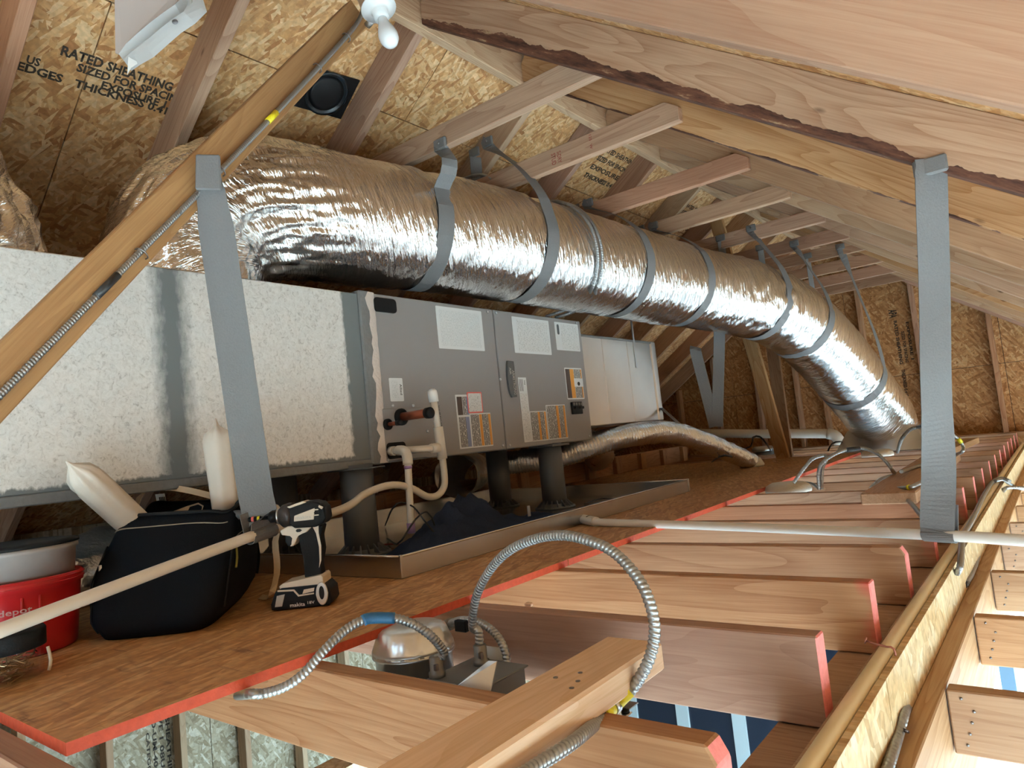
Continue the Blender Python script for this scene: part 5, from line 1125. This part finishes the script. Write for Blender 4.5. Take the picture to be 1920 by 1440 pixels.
# --- navy cloth bundled in the pan
cl = thing('navy_cloth', 'crumpled navy blue cloth lying in the drain pan between the legs', 'cloth', (-1.62, 1.95, 0.02))
bm = bmesh.new(); NU, NV = 66, 34; g = []
c0 = Vector((-1.560, 1.42, 0.021)); c1 = Vector((-1.575, 2.36, 0.021)); wdt = 0.36
for i in range(NU+1):
    row = []
    for j in range(NV+1):
        u, v = i/NU, j/NV
        env = math.sin(math.pi*u)**0.55*math.sin(math.pi*v)**0.7
        prof = 0.030+0.105*math.exp(-((u-0.50)/0.16)**2)*math.exp(-((v-0.62)/0.26)**2)+0.045*math.exp(-((u-0.25)/0.18)**2)+0.02*math.exp(-((u-0.85)/0.1)**2)
        p = c0.lerp(c1, u) + Vector((-wdt*(v-0.16)*(0.55+0.45*math.sin(math.pi*u)) , 0, 0))
        p.y += 0.045*math.sin(v*7+u*3)*env*0.6
        n1 = abs(mnoise.noise(Vector((u*6.5+v*3.0, v*4.5-u*3, 2.0)))); n2 = abs(mnoise.noise(Vector((u*14-v*6, v*9+u*4, 5.0))))
        p.z += env*(prof*(1.15-0.9*n1) + 0.020*(0.5-n2)) + 0.003
        row.append(bm.verts.new(p))
    g.append(row)
for i in range(NU):
    for j in range(NV): bm.faces.new((g[i][j], g[i+1][j], g[i+1][j+1], g[i][j+1]))
bmesh.ops.solidify(bm, geom=bm.faces[:], thickness=0.003)
bm_obj('cloth_folds', bm, NAVY, cl, smooth=True)
box('grey_label', (-1.540, 1.985, 0.078), (-1.537, 2.000, 0.115), plain('grey_tape', (0.30, 0.30, 0.36), 0.6), cl)
# wires in the pan
for lab, pts, m in (('black wire looping up in the drain pan, left of the cloth', [(-2.482,2.138,0.030), (-1.812,1.597,0.163), (-1.808,1.636,0.181), (-1.755,1.641,0.164), (-1.696,1.628,0.121), (-1.638,1.614,0.080), (-1.812,1.802,0.030)], WIREB),
                    ('second black wire arching in the pan beside the overflow pipe', [(-2.078,1.795,0.030), (-1.697,1.505,0.064), (-1.671,1.523,0.095), (-1.644,1.540,0.134), (-1.671,1.619,0.148), (-1.671,1.650,0.100), (-1.730,1.678,0.030)], WIREB),
                    ('dull red wires lying in the drain pan behind the front left leg', [(-1.981,1.503,0.026), (-1.967,1.633,0.030), (-1.918,1.688,0.030), (-1.769,1.638,0.026), (-1.674,1.607,0.026)], WIRER),
                    ('black wire lying in the right end of the drain pan', [(-1.812,2.773,0.026), (-1.833,2.976,0.026), (-1.661,2.859,0.028), (-1.733,3.148,0.028)], WIREB)):
    w = thing('pan_wire', lab, 'wire', pts[0]); tube('wire_strand', pts, 0.0032, m, w, seg=6, step=0.02)

# ================================================================ CAN LIGHT, BOXES, CABLES AND LOOSE BOARDS AMONG THE JOISTS
cn = thing('can_light', 'silver recessed can light housing between the two nearest joists', 'light housing', (-1.045, 0.945, -0.14))
CC = (-1.045, 0.945, -0.138)
lathe('can_body', [(0.074, 0.0), (0.074, 0.098), (0.080, 0.100), (0.080, 0.108)], TIN, cn, CC, seg=40)
lathe('can_cap', [(0.080, 0.106), (0.077, 0.114), (0.064, 0.146), (0.056, 0.151), (0.030, 0.154), (0.0, 0.154)], plain('fluted_tin', (0.78, 0.775, 0.77), 0.30, 0.7), cn, CC, seg=96, rmod=lambda a, z: 1+(0.030*abs(math.sin(a*8)) if 0.112 < z < 0.148 else 0))
box('plaster_frame', (-1.16, 0.775, -0.1385), (-0.66, 1.115, -0.1365), DARKST, cn)
box('can_side_latch', (-0.985, 1.000, -0.010), (-0.955, 1.012, 0.012), BLACK, cn, bevel=0.002)
jb = thing('junction_box', 'dark steel junction box beside the silver can light, armoured cables entering its top', 'junction box', (-0.87, 0.94, -0.13))
box('box_shell', (-0.925, 0.868, -0.136), (-0.805, 0.985, -0.052), DARKST, jb, bevel=0.002)
box('box_cover', (-0.930, 0.863, -0.052), (-0.800, 0.990, -0.0485), DARKST, jb, bevel=0.0015)
slab('cover_ear', [(-0.845, 0.852, -0.046), (-0.775, 0.852, -0.052), (-0.770, 0.872, -0.004), (-0.790, 0.874, -0.006)], 0.0018, (0.2, 1, 0), plain('bright_bracket', (0.78, 0.80, 0.83), 0.2, 0.9), jb)
box('paper_label', (-0.93, 1.002, -0.065), (-0.87, 1.0035, -0.03), LABELW, jb)
def connector(p, parent):
    lathe('cable_connector', [(0.013, -0.002), (0.015, 0.0), (0.015, 0.008), (0.012, 0.010), (0.012, 0.034), (0.0095, 0.036), (0.0, 0.036)], DARKST, parent, p, seg=14)
    box('connector_screw', (p[0]+0.010, p[1]-0.017, p[2]+0.016), (p[0]+0.016, p[1]-0.010, p[2]+0.026), NAIL, parent)
k1, k2 = (-0.885, 0.960, -0.0485), (-0.918, 0.880, -0.0485)
connector(k1, jb); connector(k2, jb)
MR = 0.0078
big = thing('armoured_cable', 'armoured cable in a big upright loop from junction box to loose board', 'cable', k1)
cable('cable_sheath', [Vector(k1)+Vector((0, 0, 0.03)), Vector(k1)+Vector((0, 0, 0.06)), (-0.893,0.954,0.019), (-0.860,0.936,0.078), (-0.808,0.920,0.130), (-0.745,0.901,0.168), (-0.677,0.888,0.190), (-0.614,0.873,0.198), (-0.562,0.863,0.192), (-0.521,0.859,0.177), (-0.485,0.851,0.148), (-0.466,0.844,0.118), (-0.460,0.840,0.081), (-0.468,0.831,0.045), (-0.488,0.820,0.012), (-0.510,0.798,-0.011), (-0.474,0.657,0.008), (-0.474,0.577,0.011), (-0.474,0.494,0.014)], MR, big, pitch=0.0068, seg=12)
la, lb_ = Vector((-0.488,0.820,0.012)), Vector((-0.510,0.798,-0.011)); lc_ = Vector((-0.474,0.657,0.008))
tube('yellow_tag', [la.lerp(lb_, 0.25), la.lerp(lb_, 0.85)], MR*1.12, YELLOW, big, raw=True); tube('yellow_tag', [lb_.lerp(lc_, 0.08), lb_.lerp(lc_, 0.30)], MR*1.12, YELLOW, big, raw=True)
tube('cable_clip', [la.lerp(lb_, 0.90), lb_.lerp(lc_, 0.06)], MR*1.3, STEEL, big, raw=True)
cpos = lb_.lerp(lc_, 0.0); box('clip_tab', tuple(cpos+Vector((-0.004, 0.004, -0.016))), tuple(cpos+Vector((0.012, 0.026, -0.013))), STEEL, big, bevel=0.001); lathe('clip_screw', [(0, 0), (0.006, 0), (0.005, 0.005), (0, 0.006)], BLACK, big, cpos+Vector((0.006, 0.018, -0.013)), seg=10)
lef = thing('armoured_cable', 'armoured cable with blue tape arching over the can light from the front joist', 'cable', k2)
LP_ = [Vector(k2)+Vector((0, 0, 0.03)), (-0.903,0.886,-0.009), (-0.900,0.859,0.026), (-0.915,0.832,0.054), (-0.934,0.802,0.071), (-0.958,0.771,0.076), (-0.971,0.736,0.067), (-0.976,0.695,0.046), (-0.990,0.662,0.017), (-1.007,0.638,0.002), (-1.034,0.618,-0.005), (-1.063,0.608,-0.007), (-1.307,0.725,-0.083)]
cable('cable_sheath', LP_, MR, lef, pitch=0.0068)
tube('blue_tape', [(-0.930,0.805,0.070), (-0.947,0.787,0.074), (-0.958,0.771,0.076), (-0.962,0.763,0.074)], MR*1.25, TAPEBL, lef, seg=10, step=0.005)
rgt = thing('armoured_cable', 'armoured cable curving from the can light lid down to the right of the junction box', 'cable', (-1.035,1.037,-0.011))
cable('cable_sheath', [(-1.039,1.035,-0.011), (-0.986,1.023,0.006), (-0.930,1.016,0.007), (-0.889,1.012,-0.010), (-0.866,1.007,-0.038), (-0.862,1.000,-0.067), (-0.867,0.987,-0.097)], MR, rgt, pitch=0.0068)
tube('cable_connector', [(-1.046,1.036,-0.014), (-1.024,1.033,-0.006)], 0.012, DARKST, rgt, raw=True)
def nails_on(bd, pts):
    for p in pts: lathe('nail_head', [(0, 0), (0.0032, 0), (0.0032, 0.0012), (0, 0.0015)], NAIL, bd, p, seg=8)
lb1 = thing('loose_board', 'loose timber laid flat across the nearest joists, big cable loop clipped to its edge', 'board', (-0.535, 0.55, 0.02))
board('board_timber', (-0.525, -0.05, 0.0207), (-0.538, 0.917, 0.0207), (0, 0, 1), 0.091, 0.040, wood('fresh_fir', (0.80, 0.56, 0.38), (0.62, 0.37, 0.144), ring=0.5), lb1, bevel=0.004)
nails_on(lb1, [(-0.552, 0.735, 0.0405), (-0.532, 0.762, 0.0405), (-0.518, 0.735, 0.0405), (-0.512, 0.712, 0.0405)])
lb2 = thing('loose_board', 'loose timber lying on the far joists left of the wide grey strap', 'board', (-0.581,3.349,0.020))
e0 = (Vector((-0.604,2.694,0.041))+Vector((-0.429,2.703,0.041)))/2; e1 = (Vector((-0.652,4.195,0.041))+Vector((-0.456,4.040,0.041)))/2
e0.z = e1.z = 0.0215; wb = (Vector((-0.604,2.694,0.041))-Vector((-0.429,2.703,0.041))).length
board('board_timber', e0, e0+(e1-e0)*1.25, (0, 0, 1), max(0.089, min(0.20, wb)), 0.0405, GOLD if False else PALE, lb2, bevel=0.004)
lb3 = thing('loose_board', 'short loose timber leaning at the far joists right of the wide grey strap', 'board', (-0.580,5.543,0.040))
board('board_timber', (-0.587,4.786,0.032), (-0.541,5.859,0.032), (0, 0, 1), 0.089, 0.038, PALE, lb3)
# far boxes with cable loops
def dome(lab, c, r, h, mat=INSUL):
    o = thing('light_cover', lab, 'light cover', c, 'covered lights among the far joists')
    lathe('foil_cover', [(r, 0.0), (r*1.02, h*0.3), (r*0.95, h*0.7), (r*0.75, h*0.95), (r*0.3, h), (0, h)], mat, o, c, seg=28, rmod=lambda a, z: 1+0.04*math.sin(9*a)+0.03*math.sin(17*a+2))
    lathe('cover_skirt', [(r*0.9, -0.12), (r*0.9, 0.0)], DARKST, o, c, seg=20)
    return o
PD1 = Vector((-1.046,3.325,0.000)); PD2 = Vector((-1.068,5.430,0.000))
dome('pale crinkled light cover at the orange deck edge, cable loops rising beside it', (PD1.x, PD1.y, -0.01), 0.098, 0.045)
dome('pale light cover near the foot of the big duct', (PD2.x, PD2.y, -0.01), 0.10, 0.05)
PD3 = Vector((-2.302,6.741,0.020)); dome('foil-topped light cover left of the leaning brace', (PD3.x, PD3.y, 0.02), 0.10, 0.05, STEEL)
def mc(lab, pts, r=0.0075, mat=None, extra=()):
    o = thing('armoured_cable', lab, 'cable', tuple(pts[0])); cable('cable_sheath', pts, r, o, pitch=0.012, seg=8, mat=mat)
    for nm, a, b, rr, m in extra: tube(nm, [a, b], rr, m, o, raw=True)
    return o
mc('armoured cable arching from the far light cover to the loose board near the grey strap', [(-0.870,3.176,0.010), (-0.862,3.174,0.086), (-0.838,3.188,0.129), (-0.779,3.231,0.163), (-0.714,3.281,0.171), (-0.652,3.268,0.149), (-0.611,3.240,0.112), (-0.583,3.202,0.075), (-0.655,3.616,0.020), (-0.692,3.521,0.012), (-0.661,3.150,0.012)], extra=(('tape_wrap', (-0.754,3.246,0.168), (-0.710,3.280,0.169), 0.0095, TAPEB),))
mc('armoured cable rising left from the pale cover and folding back at its top', [(-0.968,3.159,0.046), (-0.918,3.191,0.111), (-0.887,3.213,0.142), (-0.848,3.241,0.151), (-0.836,3.227,0.137), (-0.853,3.205,0.094), (-0.862,3.182,0.012)])
mc('short armoured cable lying between the pale cover and the upright cables', [(-1.022,3.500,0.012), (-0.964,3.412,0.014), (-0.896,3.253,0.012)], 0.0065)
mc('dark armoured cable arching over the foot of the big duct', [(-0.911,5.260,0.020), (-0.699,4.186,0.149), (-0.664,4.209,0.193), (-0.624,4.238,0.208), (-0.579,4.273,0.202), (-0.936,7.292,0.030)], 0.010, DARKST)
mc('armoured cable with yellow tag lying along the loose board by the grey strap', [(-0.536,3.112,0.076), (-0.568,3.556,0.050), (-0.526,3.686,0.060), (-0.515,4.084,0.060)], extra=())
mc('armoured cable from the loose board dropping between joists beside the grey strap', [(-0.416,3.047,0.060), (-0.440,2.809,0.055), (-0.458,2.761,0.050), (-0.527,2.910,0.030), (-0.518,2.926,0.012), (-0.451,2.682,0.012), (-0.401,2.479,0.012), (-0.360,2.306,0.012)], extra=(('yellow_tag', (-0.456,2.760,0.051), (-0.463,2.764,0.049), 0.0095, YELLOW),))
mc('armoured cable curling at the far joists right of the grey strap, yellow tagged', [(-0.418,3.766,0.176), (-0.398,3.784,0.151), (-0.387,3.796,0.115), (-0.390,3.732,0.096), (-0.523,4.721,0.020), (-0.513,4.509,0.012)], extra=(('yellow_tag', (-0.401,3.781,0.157), (-0.392,3.790,0.136), 0.0095, YELLOW),))
# thin wires by the far covers
for lab, pts in (('thin black wires curling over the foil-topped cover by the leaning brace', [(-2.728,7.339,0.030), (-1.682,4.690,0.160), (-1.664,4.699,0.216), (-1.627,4.728,0.215), (-1.599,4.754,0.164), (-2.130,6.432,0.030)]),
                 ('thin dark wire curving on the deck under the small foil duct', [(-2.262,5.387,0.030), (-1.697,4.173,0.130), (-1.650,4.209,0.127), (-2.010,5.297,0.030)]),
                 ('thin wire arching in front of the far pipe elbow', [(-1.420,5.543,0.043), (-1.388,5.563,0.095), (-1.340,5.600,0.105), (-1.586,6.901,0.020)])):
    w = thing('thin_wire', lab, 'wire', pts[0]); tube('wire_strand', pts, 0.006, WIREB, w, seg=6, step=0.03)
# cables on the bearing line at the right
ZL_ = -0.191
rc1 = mc('armoured cable along the ledger, bending right over the nearest lower joist', [(-0.273,1.058,-0.191), (-0.275,1.159,-0.191), (-0.281,1.278,-0.191), (-0.288,1.394,-0.191), (-0.362,1.851,-0.328), (-0.348,1.900,-0.316), (-0.320,1.960,-0.319), (-0.294,2.033,-0.344), (-0.270,2.134,-0.387), (-0.261,2.235,-0.443)], 0.0088, extra=(('tape_wrap', (-0.366,1.830,-0.335), (-0.358,1.860,-0.324), 0.0105, TAPEB),))
tube('cable_staple', [(-0.289,1.293,-0.188), (-0.333,1.525,-0.280), (-0.277,1.298,-0.188), (-0.271,1.303,-0.192)], 0.003, NAIL, rc1, seg=6, step=0.01)
rc2 = mc('armoured cable dropping from the ledger across the second lit lower joist', [(-0.305,2.978,-0.185), (-0.292,2.773,-0.189), (-0.286,2.499,-0.189), (-0.291,2.376,-0.189), (-0.320,2.487,-0.246), (-0.316,2.493,-0.271), (-0.288,2.517,-0.296), (-0.248,2.617,-0.350), (-0.186,2.803,-0.439)], 0.0085, extra=(('yellow_tag', (-0.311,2.479,-0.225), (-0.318,2.488,-0.238), 0.0105, YELLOW), ('tape_wrap', (-0.288,2.399,-0.188), (-0.291,2.351,-0.188), 0.0102, TAPEB)))
mc('armoured cable behind the cream pipe, running down beside the white pipe', [(-0.256,4.156,-0.085), (-0.293,4.250,-0.080), (-0.323,4.160,-0.085), (-0.321,3.622,-0.085), (-0.310,3.171,-0.085), (-0.304,2.901,-0.085), (-0.297,2.558,-0.083), (-0.277,2.294,-0.083), (-0.268,2.158,-0.095), (-0.281,2.181,-0.118)], 0.0085)
mc('armoured cable crossing from the rim to the far lower joists on the right', [(-0.312,4.133,-0.080), (-0.287,4.215,-0.082), (-0.274,4.420,-0.126), (-0.249,4.442,-0.149), (-0.209,4.474,-0.165)], 0.0085)
mc('armoured cable looping out from the ledger below the far white pipe bend', [(-0.300,3.676,-0.189), (-0.309,4.020,-0.189), (-0.324,4.389,-0.189), (-0.272,4.037,-0.109), (-0.248,4.056,-0.105), (-0.191,4.101,-0.115)], 0.0085)
# cables over the big duct into the cabinet top
oc = thing('armoured_cable', 'pair of armoured cables draped over the big duct and down into the air handler top', 'cable', (-2.024,2.430,1.594))
i0 = duct_index(2.62); P0 = dpath[i0]; T0_ = dF[i0][0]; Nx = Vector((0, 0, 1)).cross(T0_)*-1; Nx = Nx if Nx.x > 0 else -Nx; Nx.normalize()
for off, yb in ((0.0, 2.78), (0.03, 2.86)):
    arc = [P0 + T0_*off + (Nx*math.cos(math.radians(q)) + Vector((0, 0, 1))*math.sin(math.radians(q)))*(DR+0.012) for q in (100, 85, 70, 55, 40, 25, 10, -5, -20, -35, -48)]
    arc = [p + T0_*(0.10*(k/10)) for k, p in enumerate(arc)]
    cable('cable_sheath', ([Vector((-2.064,2.430,1.597)), Vector((-1.983,2.420,1.586)), Vector((-1.914,2.420,1.561)), Vector((-1.865,2.440,1.512))] if off == 0 else []) + arc + [Vector((-1.70, yb+0.02, 0.985)), Vector((-1.93, yb, 0.945)) if False else Vector((-1.80, yb, 0.95)), Vector((-1.905, yb-0.02, 0.936))], 0.0078, oc, pitch=0.0105, seg=8)
# small scraps
for lab, p in (('small pale wood chip lying on top of the joist behind the can light', (-0.931,1.173,0.001)), ('small pale chip on the deck just left of the leaning brace foot', (-1.668,5.076,0.019))):
    o = props(box('wood_chip', (p[0]-0.008, p[1]-0.006, p[2]), (p[0]+0.008, p[1]+0.006, p[2]+0.007), PALEEND, bevel=0.002), lab, 'wood chip')
